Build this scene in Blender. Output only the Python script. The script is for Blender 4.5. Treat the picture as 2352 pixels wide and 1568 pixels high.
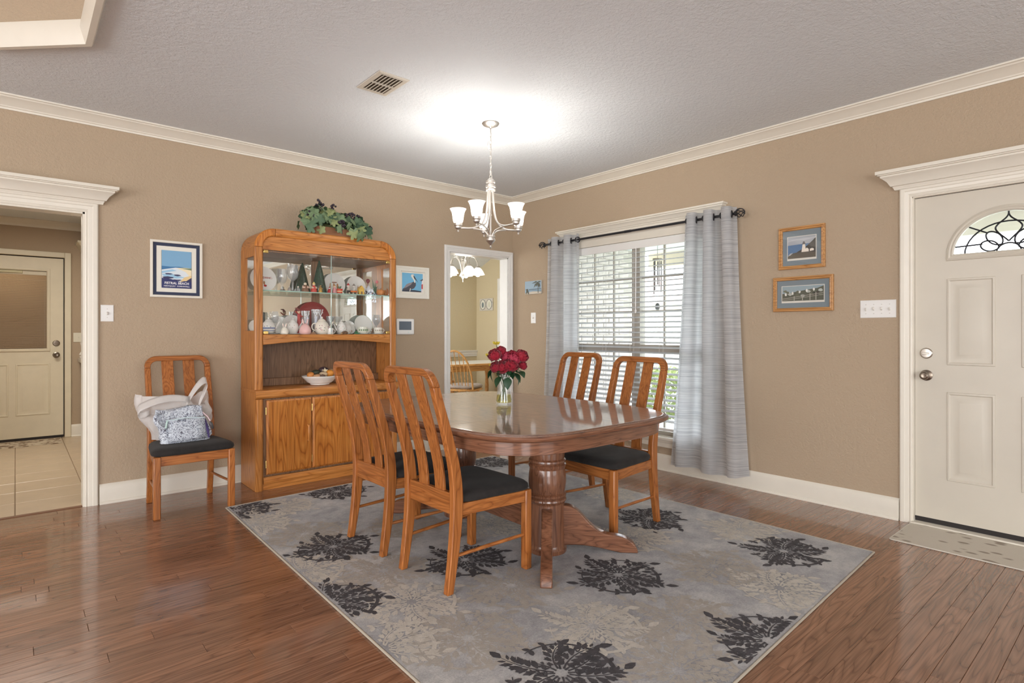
import bpy, bmesh, math, random
from mathutils import Vector, Matrix, Euler
PI = math.pi
sc = bpy.context.scene
for o in list(bpy.data.objects): bpy.data.objects.remove(o)
COL = sc.collection
R = random.Random(11)

# ------------------------------------------------------------------ camera
cam = bpy.data.cameras.new('camera'); camo = bpy.data.objects.new('camera', cam); COL.objects.link(camo)
camo.location = (-4.3191, -4.9585, 1.213)
camo.rotation_euler = (PI/2, 0, -math.radians(40.97))
cam.sensor_width = 36.0; cam.lens = 36.0*1313/2352; cam.shift_y = -20.7/2352; cam.clip_start = 0.05
sc.camera = camo

# ------------------------------------------------------------------ view + world
sc.view_settings.view_transform = 'Standard'; sc.view_settings.look = 'None'
sc.view_settings.gamma = 1.0; sc.view_settings.use_curve_mapping = False
sc.view_settings.exposure = -0.06
w = bpy.data.worlds.new('world'); sc.world = w; w.use_nodes = True
bg = w.node_tree.nodes['Background']; bg.inputs[0].default_value = (0.86, 0.93, 1.0, 1); bg.inputs[1].default_value = 6.5

sun = bpy.data.lights.new('sun', 'SUN'); sun.energy = 4.0; sun.angle = .02; sun.color = (1, .98, .95)
suno = bpy.data.objects.new('sun', sun); COL.objects.link(suno); suno.rotation_euler = Vector((-.35, -.45, -.82)).to_track_quat('-Z', 'Y').to_euler()

def area(name, loc, rot, sx, sy, power, col=(1, 1, 1), spread=PI):
    l = bpy.data.lights.new(name, 'AREA'); l.shape = 'RECTANGLE'; l.size = sx; l.size_y = sy
    l.energy = power; l.color = col; l.spread = spread
    o = bpy.data.objects.new(name, l); COL.objects.link(o); o.location = loc; o.rotation_euler = rot
    return o
# added fill lights behind and to the left of the camera, no windows built
area('rear_fill_light', (-7.0, -9.3, 1.35), (math.radians(102), 0, 0), 3.0, 2.0, 290, (0.93, 0.97, 1.0))
area('rear_fill_light', (-1.8, -9.3, 1.35), (math.radians(102), 0, 0), 2.6, 2.0, 85, (0.93, 0.97, 1.0))
area('side_fill_light', (-9.3, -4.4, 1.35), (math.radians(102), 0, math.radians(-90)), 4.0, 2.0, 290, (0.96, 0.98, 1.0))
# daylight at the breakfast-room window; the overhead kitchen light is added, no lamp built
area('breakfast_window_light', (-2.25, 2.35, 1.5), (math.radians(90), 0, math.radians(-90)), 1.1, 1.6, 55, (0.95, 0.98, 1.0))
area('kitchen_fill_light', (-4.4, 1.7, 2.45), (0, 0, 0), 1.0, 0.5, 40, (1.0, 0.93, 0.82))
area('utility_fill_light', (-4.4, 4.6, 2.46), (0, 0, 0), .5, .5, 9, (1.0, 0.8, 0.55))  # added to brighten the tan room behind the kitchen door glass
po = area('window_portal', (0.2, -1.69, 1.17), (math.radians(90), 0, math.radians(90)), 1.6, 1.8, 1); po.data.cycles.is_portal = True

# ------------------------------------------------------------------ mesh helpers
class MB:
    def __init__(s): s.v = []; s.f = []; s.m = []; s.cur = 0
    def add(s, vs, fs):
        n = len(s.v); s.v += [tuple(p) for p in vs]
        for f in fs: s.f.append(tuple(i+n for i in f)); s.m.append(s.cur)
        return s
    def box(s, x0, x1, y0, y1, z0, z1):
        if x0 > x1: x0, x1 = x1, x0
        if y0 > y1: y0, y1 = y1, y0
        if z0 > z1: z0, z1 = z1, z0
        return s.add([(x0,y0,z0),(x1,y0,z0),(x1,y1,z0),(x0,y1,z0),(x0,y0,z1),(x1,y0,z1),(x1,y1,z1),(x0,y1,z1)],
              [(0,3,2,1),(4,5,6,7),(0,1,5,4),(1,2,6,5),(2,3,7,6),(3,0,4,7)])
    def loft(s, rings, cap0=True, cap1=True, closed=True):
        n = len(rings[0]); vs = [p for r in rings for p in r]; fs = []
        for i in range(len(rings)-1):
            for j in range(n if closed else n-1):
                k = (j+1) % n
                fs.append((i*n+j, i*n+k, (i+1)*n+k, (i+1)*n+j))
        if cap0: fs.append(tuple(range(n-1, -1, -1)))
        if cap1: fs.append(tuple(range((len(rings)-1)*n, len(rings)*n)))
        return s.add(vs, fs)
    def tube(s, pts, r, n=8, caps=True, flat=1.0):
        pts = [Vector(p) for p in pts]; rings = []
        up = Vector((0,0,1)); prev = None
        for i, p in enumerate(pts):
            t = (pts[min(i+1,len(pts)-1)]-pts[max(i-1,0)])
            t = t.normalized() if t.length > 1e-9 else Vector((0,0,1))
            if prev is None:
                a = up if abs(t.z) < .95 else Vector((1,0,0))
                nx = t.cross(a).normalized()
            else:
                nx = (prev - t*prev.dot(t)); nx = nx.normalized() if nx.length > 1e-6 else t.cross(up).normalized()
            prev = nx; ny = t.cross(nx)
            rr = r[i] if isinstance(r, (list, tuple)) else r
            rings.append([p+nx*rr*math.cos(2*PI*k/n)+ny*rr*flat*math.sin(2*PI*k/n) for k in range(n)])
        return s.loft(rings, caps, caps)
    def lathe(s, prof, n=24, c=(0,0,0), caps=(True, True), axis='z'):
        rings = []
        for r, z in prof:
            r = max(r, 1e-4)
            ring = []
            for k in range(n):
                a = 2*PI*k/n
                if axis == 'z': q = (c[0]+r*math.cos(a), c[1]+r*math.sin(a), c[2]+z)
                elif axis == 'y': q = (c[0]+r*math.cos(a), c[1]+z, c[2]+r*math.sin(a))
                else: q = (c[0]+z, c[1]+r*math.cos(a), c[2]+r*math.sin(a))
                ring.append(q)
            rings.append(ring)
        return s.loft(rings, caps[0], caps[1])
    def ball(s, c, r, n=12, m=8, sx=1, sy=1, sz=1):
        return s.loft([[(c[0]+r*sx*math.sin(t)*math.cos(2*PI*k/n), c[1]+r*sy*math.sin(t)*math.sin(2*PI*k/n), c[2]-r*sz*math.cos(t)) for k in range(n)]
                for t in [max(1e-3, min(PI-1e-3, PI*i/m)) for i in range(m+1)]])
    def prism(s, poly, h0, h1, plane='xz'):
        def q(a, b, h):
            return (a, h, b) if plane == 'xz' else ((a, b, h) if plane == 'xy' else (h, a, b))
        return s.loft([[q(a,b,h0) for a,b in poly], [q(a,b,h1) for a,b in poly]])
    def torus(s, c, R0, r, n=20, m=8, axis='z', a0=0, a1=2*PI):
        full = abs(a1-a0-2*PI) < 1e-6; rings = []
        for i in range(n if full else n+1):
            a = a0+(a1-a0)*i/n; ring = []
            for k in range(m):
                b = 2*PI*k/m; rr = R0+r*math.cos(b); h = r*math.sin(b)
                q = {'z':(rr*math.cos(a), rr*math.sin(a), h), 'y':(rr*math.cos(a), h, rr*math.sin(a)), 'x':(h, rr*math.cos(a), rr*math.sin(a))}[axis]
                ring.append((c[0]+q[0], c[1]+q[1], c[2]+q[2]))
            rings.append(ring)
        if full: rings.append(rings[0])
        return s.loft(rings, not full, not full)
    def grid(s, fn, nu, nv):
        vs = [fn(i/nu, j/nv) for j in range(nv+1) for i in range(nu+1)]
        fs = [(j*(nu+1)+i, j*(nu+1)+i+1, (j+1)*(nu+1)+i+1, (j+1)*(nu+1)+i) for j in range(nv) for i in range(nu)]
        return s.add(vs, fs)
    def mesh(s, name):
        me = bpy.data.meshes.new(name); me.from_pydata(s.v, [], s.f)
        if s.m and max(s.m) > 0: me.polygons.foreach_set('material_index', s.m)
        return me

def finish(me, smooth=35, merge=True):
    bm = bmesh.new(); bm.from_mesh(me)
    if merge: bmesh.ops.remove_doubles(bm, verts=bm.verts, dist=1e-5)
    bmesh.ops.recalc_face_normals(bm, faces=bm.faces)
    bm.to_mesh(me); bm.free()
    if smooth:
        me.polygons.foreach_set('use_smooth', [True]*len(me.polygons))
        me.set_sharp_from_angle(angle=math.radians(smooth))
    me.update()

def obj(name, mb, mat=None, parent=None, smooth=35, bevel=0, seg=2, loc=None, rot=None, solid=0, merge=True):
    me = mb.mesh(name) if isinstance(mb, MB) else mb
    if isinstance(mb, MB): finish(me, smooth, merge)
    if mat is not None and not me.materials:
        for m in (mat if isinstance(mat, (list, tuple)) else [mat]): me.materials.append(m)
    o = bpy.data.objects.new(name, me); COL.objects.link(o)
    if parent is not None: o.parent = parent
    if loc is not None: o.location = loc
    if rot is not None: o.rotation_euler = rot
    if solid:
        m = o.modifiers.new('solid', 'SOLIDIFY'); m.thickness = solid; m.offset = 0
    if bevel:
        m = o.modifiers.new('bevel', 'BEVEL'); m.width = bevel; m.segments = seg; m.limit_method = 'ANGLE'; m.angle_limit = math.radians(40)
    return o
def bx(name, x0, x1, y0, y1, z0, z1, mat, parent=None, bevel=0, **k):
    return obj(name, MB().box(x0,x1,y0,y1,z0,z1), mat, parent, bevel=bevel, **k)
def tag(o, label, cat, group=None):
    o['label'] = label; o['category'] = cat
    if group: o['group'] = group
    return o
def thing(name, label, cat, loc=(0,0,0), rotz=0, group=None, rot=None):
    o = bpy.data.objects.new(name, None); COL.objects.link(o); o.empty_display_size = 0.05
    o.location = loc; o.rotation_euler = rot if rot else (0, 0, rotz)
    return tag(o, label, cat, group)
def struct(o, label=None):
    o['kind'] = 'structure'
    if label: o['label'] = label
    return o
def stuff(o): o['kind'] = 'stuff'; return o
def kids(o): return [c for c in bpy.data.objects if c.parent == o]
def copy_tree(o, parent=None):
    c = o.copy(); COL.objects.link(c); c.parent = parent
    for ch in kids(o): copy_tree(ch, c)
    return c
def onwall(name, label, cat, wall, u, z, out=0.0, group=None):
    """local frame: x to the right as seen, z up, front faces -y. wall 'L' is the plane y=0, 'R' the plane x=0"""
    if wall == 'L': return thing(name, label, cat, (u, -out, z), 0, group)
    return thing(name, label, cat, (-out, -u, z), -PI/2, group)
def sm(t): return t*t*(3-2*t)
def lerp(a, b, t): return a+(b-a)*t
def interp(tab, z):
    if z <= tab[0][0]: return tab[0][1]
    for (z0, a), (z1, b) in zip(tab, tab[1:]):
        if z <= z1: return lerp(a, b, sm((z-z0)/(z1-z0)) if False else (z-z0)/(z1-z0))
    return tab[-1][1]
def smooth_interp(tab, z):
    """Catmull-Rom through the table"""
    n = len(tab)
    if z <= tab[0][0]: return tab[0][1]
    if z >= tab[-1][0]: return tab[-1][1]
    for i in range(n-1):
        if z <= tab[i+1][0]:
            z0, p1 = tab[i]; z1, p2 = tab[i+1]; t = (z-z0)/(z1-z0)
            m1 = (tab[i+1][1]-tab[i-1][1])/(tab[i+1][0]-tab[i-1][0]) if i > 0 else (p2-p1)/(z1-z0)
            m2 = (tab[i+2][1]-tab[i][1])/(tab[i+2][0]-tab[i][0]) if i < n-2 else (p2-p1)/(z1-z0)
            h = z1-z0
            return (2*t**3-3*t*t+1)*p1+(t**3-2*t*t+t)*h*m1+(-2*t**3+3*t*t)*p2+(t**3-t*t)*h*m2
def rect(hw, hh, y): return [(-hw,y,-hh),(hw,y,-hh),(hw,y,hh),(-hw,y,hh)]
def bez(p0, p1, p2, p3, n=12):
    out = []
    for i in range(n+1):
        t = i/n; u = 1-t
        out.append(tuple(u**3*a+3*u*u*t*b+3*u*t*t*c+t**3*d for a, b, c, d in zip(p0, p1, p2, p3)))
    return out

# ------------------------------------------------------------------ materials
def lin(c):
    c = c/255.0
    return c/12.92 if c <= .04045 else ((c+.055)/1.055)**2.4
def C(r, g, b): return (lin(r), lin(g), lin(b), 1)
def newmat(name):
    m = bpy.data.materials.new(name); m.use_nodes = True
    nt = m.node_tree; return m, nt, nt.nodes['Principled BSDF'], nt.nodes['Material Output']
def N(nt, t, **k):
    n = nt.nodes.new(t)
    for a, b in k.items(): setattr(n, a, b)
    return n
def ramp(nt, fac, stops):
    r = N(nt, 'ShaderNodeValToRGB'); e = r.color_ramp.elements
    while len(e) < len(stops): e.new(.5)
    for i, (p, c) in enumerate(stops): e[i].position = p; e[i].color = c
    if fac is not None: nt.links.new(fac, r.inputs[0])
    return r
def coords(nt, scale=(1,1,1), rnd=0.0, kind='Object'):
    tc = N(nt, 'ShaderNodeTexCoord'); mp = N(nt, 'ShaderNodeMapping'); mp.inputs['Scale'].default_value = scale
    src = tc.outputs[kind]
    if rnd:
        oi = N(nt, 'ShaderNodeObjectInfo'); mu = N(nt, 'ShaderNodeMath', operation='MULTIPLY'); mu.inputs[1].default_value = rnd
        nt.links.new(oi.outputs['Random'], mu.inputs[0])
        va = N(nt, 'ShaderNodeVectorMath', operation='ADD'); nt.links.new(src, va.inputs[0]); nt.links.new(mu.outputs[0], va.inputs[1]); src = va.outputs[0]
    nt.links.new(src, mp.inputs[0]); return mp.outputs[0]
def noise(nt, vec, scale, detail=3, rough=.5, dist=0):
    n = N(nt, 'ShaderNodeTexNoise'); n.inputs['Scale'].default_value = scale; n.inputs['Detail'].default_value = detail
    n.inputs['Roughness'].default_value = rough; n.inputs['Distortion'].default_value = dist
    if vec is not None: nt.links.new(vec, n.inputs['Vector'])
    return n
def math_(nt, op, a, b=None):
    n = N(nt, 'ShaderNodeMath', operation=op)
    for i, x in enumerate((a, b)):
        if x is None: continue
        if isinstance(x, (int, float)): n.inputs[i].default_value = x
        else: nt.links.new(x, n.inputs[i])
    return n.outputs[0]
def bump(nt, height, bs, strength, dist):
    b = N(nt, 'ShaderNodeBump'); b.inputs['Strength'].default_value = strength; b.inputs['Distance'].default_value = dist
    nt.links.new(height, b.inputs['Height']); nt.links.new(b.outputs[0], bs.inputs['Normal'])
def plain(name, col, rough=.5, metal=0.0, spec=.5, var=0.0, vscale=8, bmp=None, trans=0, sheen=0, coat=0, sss=0):
    m, nt, bs, out = newmat(name)
    bs.inputs['Base Color'].default_value = col; bs.inputs['Roughness'].default_value = rough
    bs.inputs['Metallic'].default_value = metal; bs.inputs['Specular IOR Level'].default_value = spec
    if sheen: bs.inputs['Sheen Weight'].default_value = sheen
    if coat: bs.inputs['Coat Weight'].default_value = coat; bs.inputs['Coat Roughness'].default_value = .08
    vec = coords(nt)
    nz = noise(nt, vec, vscale, 4, .6)
    if var:
        c0 = tuple(max(0, x*(1-var)) for x in col[:3])+(1,); c1 = tuple(min(1, x*(1+var)) for x in col[:3])+(1,)
        r = ramp(nt, nz.outputs[0], [(.3, c0), (.7, c1)]); nt.links.new(r.outputs[0], bs.inputs['Base Color'])
    if bmp:
        nb = noise(nt, vec, bmp[0], 3, .6); bump(nt, nb.outputs[0], bs, bmp[1], bmp[2])
    if trans:
        tr = N(nt, 'ShaderNodeBsdfTranslucent'); tr.inputs[0].default_value = col
        mx = N(nt, 'ShaderNodeMixShader'); mx.inputs[0].default_value = trans
        nt.links.new(bs.outputs[0], mx.inputs[1]); nt.links.new(tr.outputs[0], mx.inputs[2]); nt.links.new(mx.outputs[0], out.inputs[0])
    return m
def wood(name, dark, mid, light, axis='z', scale=1.0, rough=.32, contrast=1.0, coat=0.0, rnd=13.0, tonevar=0.12):
    m, nt, bs, out = newmat(name)
    s = {'x': (1, 9, 9), 'y': (9, 1, 9), 'z': (9, 9, 1), 'h': (1.1, 1.1, 16), 'f': (1.5, 2.5, 11)}[axis]
    vec = coords(nt, tuple(a*scale for a in s), rnd)
    s2 = {'x': (3, 140, 140), 'y': (140, 3, 140), 'z': (140, 140, 3), 'h': (5, 5, 170), 'f': (4, 30, 150)}[axis]
    vec2 = coords(nt, tuple(a*scale for a in s2), rnd)
    n1 = noise(nt, vec, .95, 2, .45, .25)
    g = math_(nt, 'PINGPONG', math_(nt, 'MULTIPLY', n1.outputs[0], 17.0), 0.5)
    g = math_(nt, 'MULTIPLY', g, 2.0)
    r1 = ramp(nt, g, [(0, tuple(lerp(a_, b_, .35) for a_, b_ in zip(dark, mid))), (.2*contrast, mid), (1, light)])
    n2 = noise(nt, vec2, 1.0, 2, .6)
    r2 = ramp(nt, n2.outputs[0], [(.36, (.55,.5,.46,1)), (.56, (1,1,1,1))])
    mx = N(nt, 'ShaderNodeMixRGB', blend_type='MULTIPLY'); mx.inputs[0].default_value = .65
    nt.links.new(r1.outputs[0], mx.inputs[1]); nt.links.new(r2.outputs[0], mx.inputs[2])
    oi = N(nt, 'ShaderNodeObjectInfo')
    hv = N(nt, 'ShaderNodeHueSaturation')
    v = math_(nt, 'ADD', math_(nt, 'MULTIPLY', oi.outputs['Random'], 2*tonevar), 1-tonevar)
    nt.links.new(v, hv.inputs['Value']); nt.links.new(mx.outputs[0], hv.inputs['Color'])
    nt.links.new(hv.outputs[0], bs.inputs['Base Color'])
    bs.inputs['Roughness'].default_value = rough; bs.inputs['Specular IOR Level'].default_value = .45
    if coat: bs.inputs['Coat Weight'].default_value = coat; bs.inputs['Coat Roughness'].default_value = .06
    bump(nt, n2.outputs[0], bs, .06, .002)
    return m
def thin_glass(name, tint=(1,1,1,1), ior=1.45, rough=0.0, gloss=(1,1,1,1), milk=0.0):
    m, nt, bs, out = newmat(name); nt.nodes.remove(bs)
    t = N(nt, 'ShaderNodeBsdfTransparent'); t.inputs[0].default_value = tint
    g = N(nt, 'ShaderNodeBsdfGlossy'); g.inputs['Roughness'].default_value = rough; g.inputs[0].default_value = gloss
    lw = N(nt, 'ShaderNodeLayerWeight'); lw.inputs[0].default_value = .5
    fr = math_(nt, 'ADD', math_(nt, 'MULTIPLY', math_(nt, 'POWER', lw.outputs['Facing'], 4.0), .55), ((ior-1)/(ior+1))**2)
    mx = N(nt, 'ShaderNodeMixShader'); nt.links.new(fr, mx.inputs[0]); nt.links.new(t.outputs[0], mx.inputs[1]); nt.links.new(g.outputs[0], mx.inputs[2])
    sh = mx.outputs[0]
    if milk:
        df = N(nt, 'ShaderNodeBsdfDiffuse'); df.inputs[0].default_value = (.92,.94,.94,1); m2 = N(nt, 'ShaderNodeMixShader'); m2.inputs[0].default_value = milk
        nt.links.new(sh, m2.inputs[1]); nt.links.new(df.outputs[0], m2.inputs[2]); sh = m2.outputs[0]
    nt.links.new(sh, out.inputs[0]); return m
def emit(name, col, strength, base=(.9,.9,.9,1)):
    m, nt, bs, out = newmat(name)
    bs.inputs['Base Color'].default_value = base; bs.inputs['Emission Color'].default_value = col; bs.inputs['Emission Strength'].default_value = strength
    return m

M = {}
def paint(name, col, sc_, strength, rough=.75):
    m, nt, bs, out = newmat(name); bs.inputs['Base Color'].default_value = col; bs.inputs['Roughness'].default_value = rough
    bs.inputs['Specular IOR Level'].default_value = .3
    vec = coords(nt); n = noise(nt, vec, sc_, 4, .65); r = ramp(nt, n.outputs[0], [(.38, (0,0,0,1)), (.62, (1,1,1,1))])
    bump(nt, r.outputs[0], bs, strength, .004); return m
M['wall'] = paint('tan_wall_paint', C(180, 160, 136), 62, .45)
M['wall_cream'] = paint('cream_wall_paint', C(206, 192, 160), 62, .3)
M['ceiling'] = paint('textured_ceiling_paint', C(226, 230, 233), 48, .6, .85)
M['trim'] = plain('white_trim_paint', C(226, 219, 205), .35, var=.02)
M['trim_cool'] = plain('cool_white_trim_paint', C(228, 226, 222), .35, var=.02)
M['door'] = plain('cream_door_paint', C(206, 198, 183), .42, var=.03, vscale=3, bmp=(40, .05, .003))
M['kitchen_door'] = plain('yellow_cream_paint', C(222, 211, 186), .42, var=.03)
M['dark_gap'] = plain('dark_rubber', C(40, 34, 32), .7)
M['white_plastic'] = plain('white_plastic', C(232, 230, 226), .35)
M['nickel'] = plain('satin_nickel', C(196, 188, 178), .28, metal=1.0)
M['pewter'] = plain('aged_pewter_metal', C(140, 128, 115), .3, metal=1.0)
M['silver'] = plain('brushed_silver', C(212, 207, 201), .42, metal=1.0)
M['black_metal'] = plain('black_iron', C(38, 38, 42), .4, metal=.3)
M['brass'] = plain('polished_brass', C(212, 180, 110), .25, metal=1.0)
M['oak_x'] = wood('golden_oak_x', C(146, 84, 34), C(190, 122, 58), C(204, 137, 72), 'x')
M['oak_y'] = wood('golden_oak_y', C(146, 84, 34), C(190, 122, 58), C(204, 137, 72), 'y')
M['oak_z'] = wood('golden_oak_z', C(146, 84, 34), C(190, 122, 58), C(204, 137, 72), 'z')
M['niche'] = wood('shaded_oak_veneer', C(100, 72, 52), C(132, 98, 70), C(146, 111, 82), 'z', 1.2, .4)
for a in 'xyz':
    M['chair_'+a] = wood('chair_oak_'+a, C(124, 68, 30), C(162, 97, 47), C(176, 110, 57), a, 1.1, .3)
    M['table_'+a] = wood('table_oak_'+a, C(80, 48, 34), C(122, 80, 58), C(136, 92, 68), a, 1.2, .3, coat=.4, tonevar=.04)
for a in 'hf': M['table_'+a] = wood('table_oak_'+a, C(80, 48, 34), C(122, 80, 58), C(136, 92, 68), a, 1.2, .3, coat=.4, tonevar=.04)
M['tabletop'] = wood('polished_table_oak', C(100, 68, 52), C(136, 96, 74), C(148, 108, 84), 'y', 1.2, .38, coat=.9, tonevar=.03)
M['plank'] = wood('floor_plank_oak', C(98, 65, 47), C(138, 97, 73), C(152, 110, 85), 'x', .9, .24, coat=.5, tonevar=.14)
M['pine_z'] = wood('honey_pine_z', C(190, 130, 66), C(224, 170, 104), C(234, 184, 120), 'z')
M['pine_x'] = wood('honey_pine_x', C(190, 130, 66), C(224, 170, 104), C(234, 184, 120), 'x')
M['cushion'] = plain('charcoal_suede', C(35, 31, 29), .9, var=.35, vscale=14, sheen=.06, bmp=(220, .15, .002))
M['glass'] = thin_glass('clear_thin_glass')
M['crystal'] = thin_glass('crystal_glass', (.97,.98,.98,1), 1.6, milk=.14)
M['vase_glass'] = thin_glass('vase_glass', (.97,.98,.98,1), 1.5, milk=.03)
M['shelf_glass'] = thin_glass('green_edge_shelf_glass', (.78,.92,.86,1), 1.5)
m, nt, bs, out = newmat('mirror'); bs.inputs['Base Color'].default_value = (.72,.76,.74,1); bs.inputs['Metallic'].default_value = 1; bs.inputs['Roughness'].default_value = .02; M['mirror'] = m
M['porcelain'] = plain('white_porcelain', C(232, 230, 224), .15, spec=.6)
m, nt, bs, out = newmat('lit_frosted_shade'); bs.inputs['Base Color'].default_value = (.9,.9,.88,1); bs.inputs['Roughness'].default_value = .4
bs.inputs['Emission Color'].default_value = (1,.97,.92,1); bs.inputs['Emission Strength'].default_value = .55
tt = N(nt, 'ShaderNodeBsdfTransparent'); mx = N(nt, 'ShaderNodeMixShader'); mx.inputs[0].default_value = .3
nt.links.new(bs.outputs[0], mx.inputs[1]); nt.links.new(tt.outputs[0], mx.inputs[2]); nt.links.new(mx.outputs[0], out.inputs[0]); M['lamp_glass'] = m
M['bulb'] = emit('lit_bulb', (1, .95, .86, 1), 6.0)
_pc = {}
def P(r, g, b, rough=.5, **k):
    key = (r, g, b, rough, tuple(sorted(k.items())))
    if key not in _pc: _pc[key] = plain('paint_%d_%d_%d' % (r, g, b), C(r, g, b), rough, **k)
    return _pc[key]
# ================================================================== STRUCTURE
H = 2.74
XL, YR = -9.5, -9.5       # far limits of the open living area behind the camera
def wallboxes(name, boxes, mat, label):
    mb = MB()
    for b in boxes: mb.box(*b)
    return struct(obj(name, mb, mat, smooth=0, merge=False), label)
K0, K1, KT = -4.87, -3.955, 2.05     # kitchen opening
B0, B1, BT = -0.884, -0.075, 2.062   # breakfast-room opening
wallboxes('wall_left', [(XL, K0, 0, .12, 0, H), (K0, K1, 0, .12, KT, H), (K1, B0, 0, .12, 0, H), (B0, B1, 0, .12, BT, H), (B1, .14, 0, .12, 0, H)],
          M['wall'], 'tan wall behind the china hutch')
WY0, WY1, WZ0, WZ1 = -2.49, -0.89, .29, 2.06     # window
DY0, DY1, DZ1 = -4.805, -3.88, 2.075             # front door
wallboxes('wall_right', [(0, .14, WY1, 0, 0, H), (0, .14, WY0, WY1, 0, WZ0), (0, .14, WY0, WY1, WZ1, H), (0, .14, DY1, WY0, 0, H),
          (0, .14, DY0, DY1, DZ1, H), (0, .14, YR, DY0, 0, H)], M['wall'], 'tan wall with the curtained window and front door')
wallboxes('wall_rear', [(XL, .14, YR-.1, YR, 0, H)], M['wall'], 'tan wall behind the camera')
wallboxes('wall_far_left', [(XL-.1, XL, YR, .12, 0, H)], M['wall'], 'tan wall at the far left of the living area')

# ceiling with an octagonal tray recess
OC = [(-4.01,-1.25),(-4.41,-.85),(-6.6,-.85),(-7.0,-1.25),(-7.0,-3.6),(-6.6,-4.0),(-4.41,-4.0),(-4.01,-3.6)]
bm = bmesh.new()
def loop(pts, z):
    vs = [bm.verts.new((x, y, z)) for x, y in pts]
    return [bm.edges.new((vs[i], vs[(i+1) % len(vs)])) for i in range(len(vs))]
es = loop([(XL, YR), (.1, YR), (.1, .1), (XL, .1)], H)+loop(OC, H)
bmesh.ops.triangle_fill(bm, use_beauty=True, edges=es)
me = bpy.data.meshes.new('ceiling'); bm.to_mesh(me); bm.free()
ceil = struct(obj('ceiling', me, M['ceiling']), 'textured pale ceiling')
mb = MB(); mb.loft([[(x, y, H) for x, y in OC], [(x, y, H+.32) for x, y in OC]], False, True)
obj('tray_recess', mb, M['wall'], ceil, smooth=0)
cx, cy = -5.505, -2.425
def ocr(off, z):
    out = []
    n = len(OC)
    for i in range(n):
        p = Vector(OC[i]); a = Vector(OC[i-1]); b = Vector(OC[(i+1) % n])
        d1 = (p-a).normalized(); d2 = (b-p).normalized()
        n1 = Vector((-d1.y, d1.x)); n2 = Vector((-d2.y, d2.x))
        if n1.dot(Vector((cx, cy))-p) > 0: n1 = -n1
        if n2.dot(Vector((cx, cy))-p) > 0: n2 = -n2
        bis = (n1+n2).normalized(); q = p+bis*off/max(.2, bis.dot(n1))
        out.append((q.x, q.y, z))
    return out
mb = MB(); mb.loft([ocr(.0, H), ocr(.0, H-.012), ocr(-.008, H-.03), ocr(-.035, H-.03), ocr(-.045, H+.0), ocr(-.06, H+.05), ocr(-.055, H+.09), ocr(-.0, H+.09)], False, False)
tr = struct(obj('trim_1', mb, M['trim']), 'white crown moulding around the tray recess')

# crown mouldings
CR = [(0,2.660),(.012,2.660),(.014,2.672),(.022,2.674),(.026,2.682),(.05,2.700),(.074,2.716),(.084,2.720),(.09,2.728),(.1,2.730),(.1,H+.004),(0,H+.004)]
def extrude_wall(name, prof, u0, u1, wall, mat, label=None, parent=None, z0=0):
    mb = MB()
    if wall == 'L': rings = [[(u, -p, z+z0) for p, z in prof] for u in (u0, u1)]
    else: rings = [[(-p, u, z+z0) for p, z in prof] for u in (u0, u1)]
    mb.loft(rings)
    o = obj(name, mb, mat, parent, smooth=25)
    if parent is None: struct(o, label)
    return o
extrude_wall('trim_2', CR, XL, 0, 'L', M['trim'], 'white crown moulding along the hutch wall')
extrude_wall('trim_3', CR, YR, 0, 'R', M['trim'], 'white crown moulding along the window wall')
# baseboards with a small shoe moulding
BB = [(0,0),(.028,0),(.028,.006),(.022,.016),(.016,.018),(.016,.112),(.012,.124),(.006,.134),(0,.14)]
for nm, u0, u1, wl in (('baseboard_left', K1+.082, B0-.068, 'L'), ('baseboard_right', DY1+.07, -.0, 'R'), ('baseboard_far', XL, K0-.085, 'L')):
    extrude_wall(nm, BB, u0, u1, wl, M['trim'], 'white baseboard')
# ------------------------------------------------------------- casings
def casing_profile(w): # (distance from opening edge, projection)
    return [(0,0),(0,.010),(.006,.013),(.016,.010),(.02,.013),(w*.55,.016),(w*.62,.020),(w*.9,.021),(w,.016),(w,0)]
def casing(name, u0, u1, z1, w, wall, mat, label, z0=0, right=True, left=True, yback=0.0, rev=False):
    """architrave round an opening: two legs and a mitred head"""
    mb = MB(); pr = casing_profile(w)
    s = 1 if wall == 'L' else -1
    path = []
    if left: path.append(lambda d: (u0-d, z0))
    path += [lambda d: (u0-d, z1+d), lambda d: (u1+d, z1+d)]
    if right: path.append(lambda d: (u1+d, z0))
    rings = [[(f(d)[0], -p+yback if not rev else p+yback, f(d)[1]) for d, p in pr] for f in path]
    mb.loft(rings)
    o = obj(name, mb, mat, smooth=25)
    if wall == 'R': o.rotation_euler = (0, 0, -PI/2)
    struct(o, label); return o
def header(name, u0, u1, z0, prof, wall, mat, label):
    """entablature cap with mitred returns: prof = [(projection, z)]"""
    mb = MB(); mb.loft([[(u0-p, -p, z+z0), (u1+p, -p, z+z0), (u1+p, 0, z+z0), (u0-p, 0, z+z0)] for p, z in prof])
    o = obj(name, mb, mat, smooth=25)
    if wall == 'R': o.rotation_euler = (0, 0, -PI/2)
    return struct(o, label)
HP = [(.024,0),(.028,.004),(.028,.008),(.034,.02),(.036,.024),(.044,.026),(.048,.032),(.06,.055),(.084,.078),(.09,.082),(.09,.092),(.102,.094),(.102,.099),(.112,.101),(.112,.122),(.112,.122)]
casing('trim_4', K0, K1, KT, .075, 'L', M['trim'], 'fluted white casing of the kitchen opening')
header('trim_5', K0-.075, K1+.075, KT+.062, HP, 'L', M['trim'], 'white crown cap over the kitchen opening')
casing('trim_6', B0, B1, BT, .066, 'L', M['trim_cool'], 'white casing of the breakfast room opening')
casing('trim_7', 3.88, 4.805, DZ1, .066, 'R', M['trim'], 'white casing of the front door')
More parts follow.
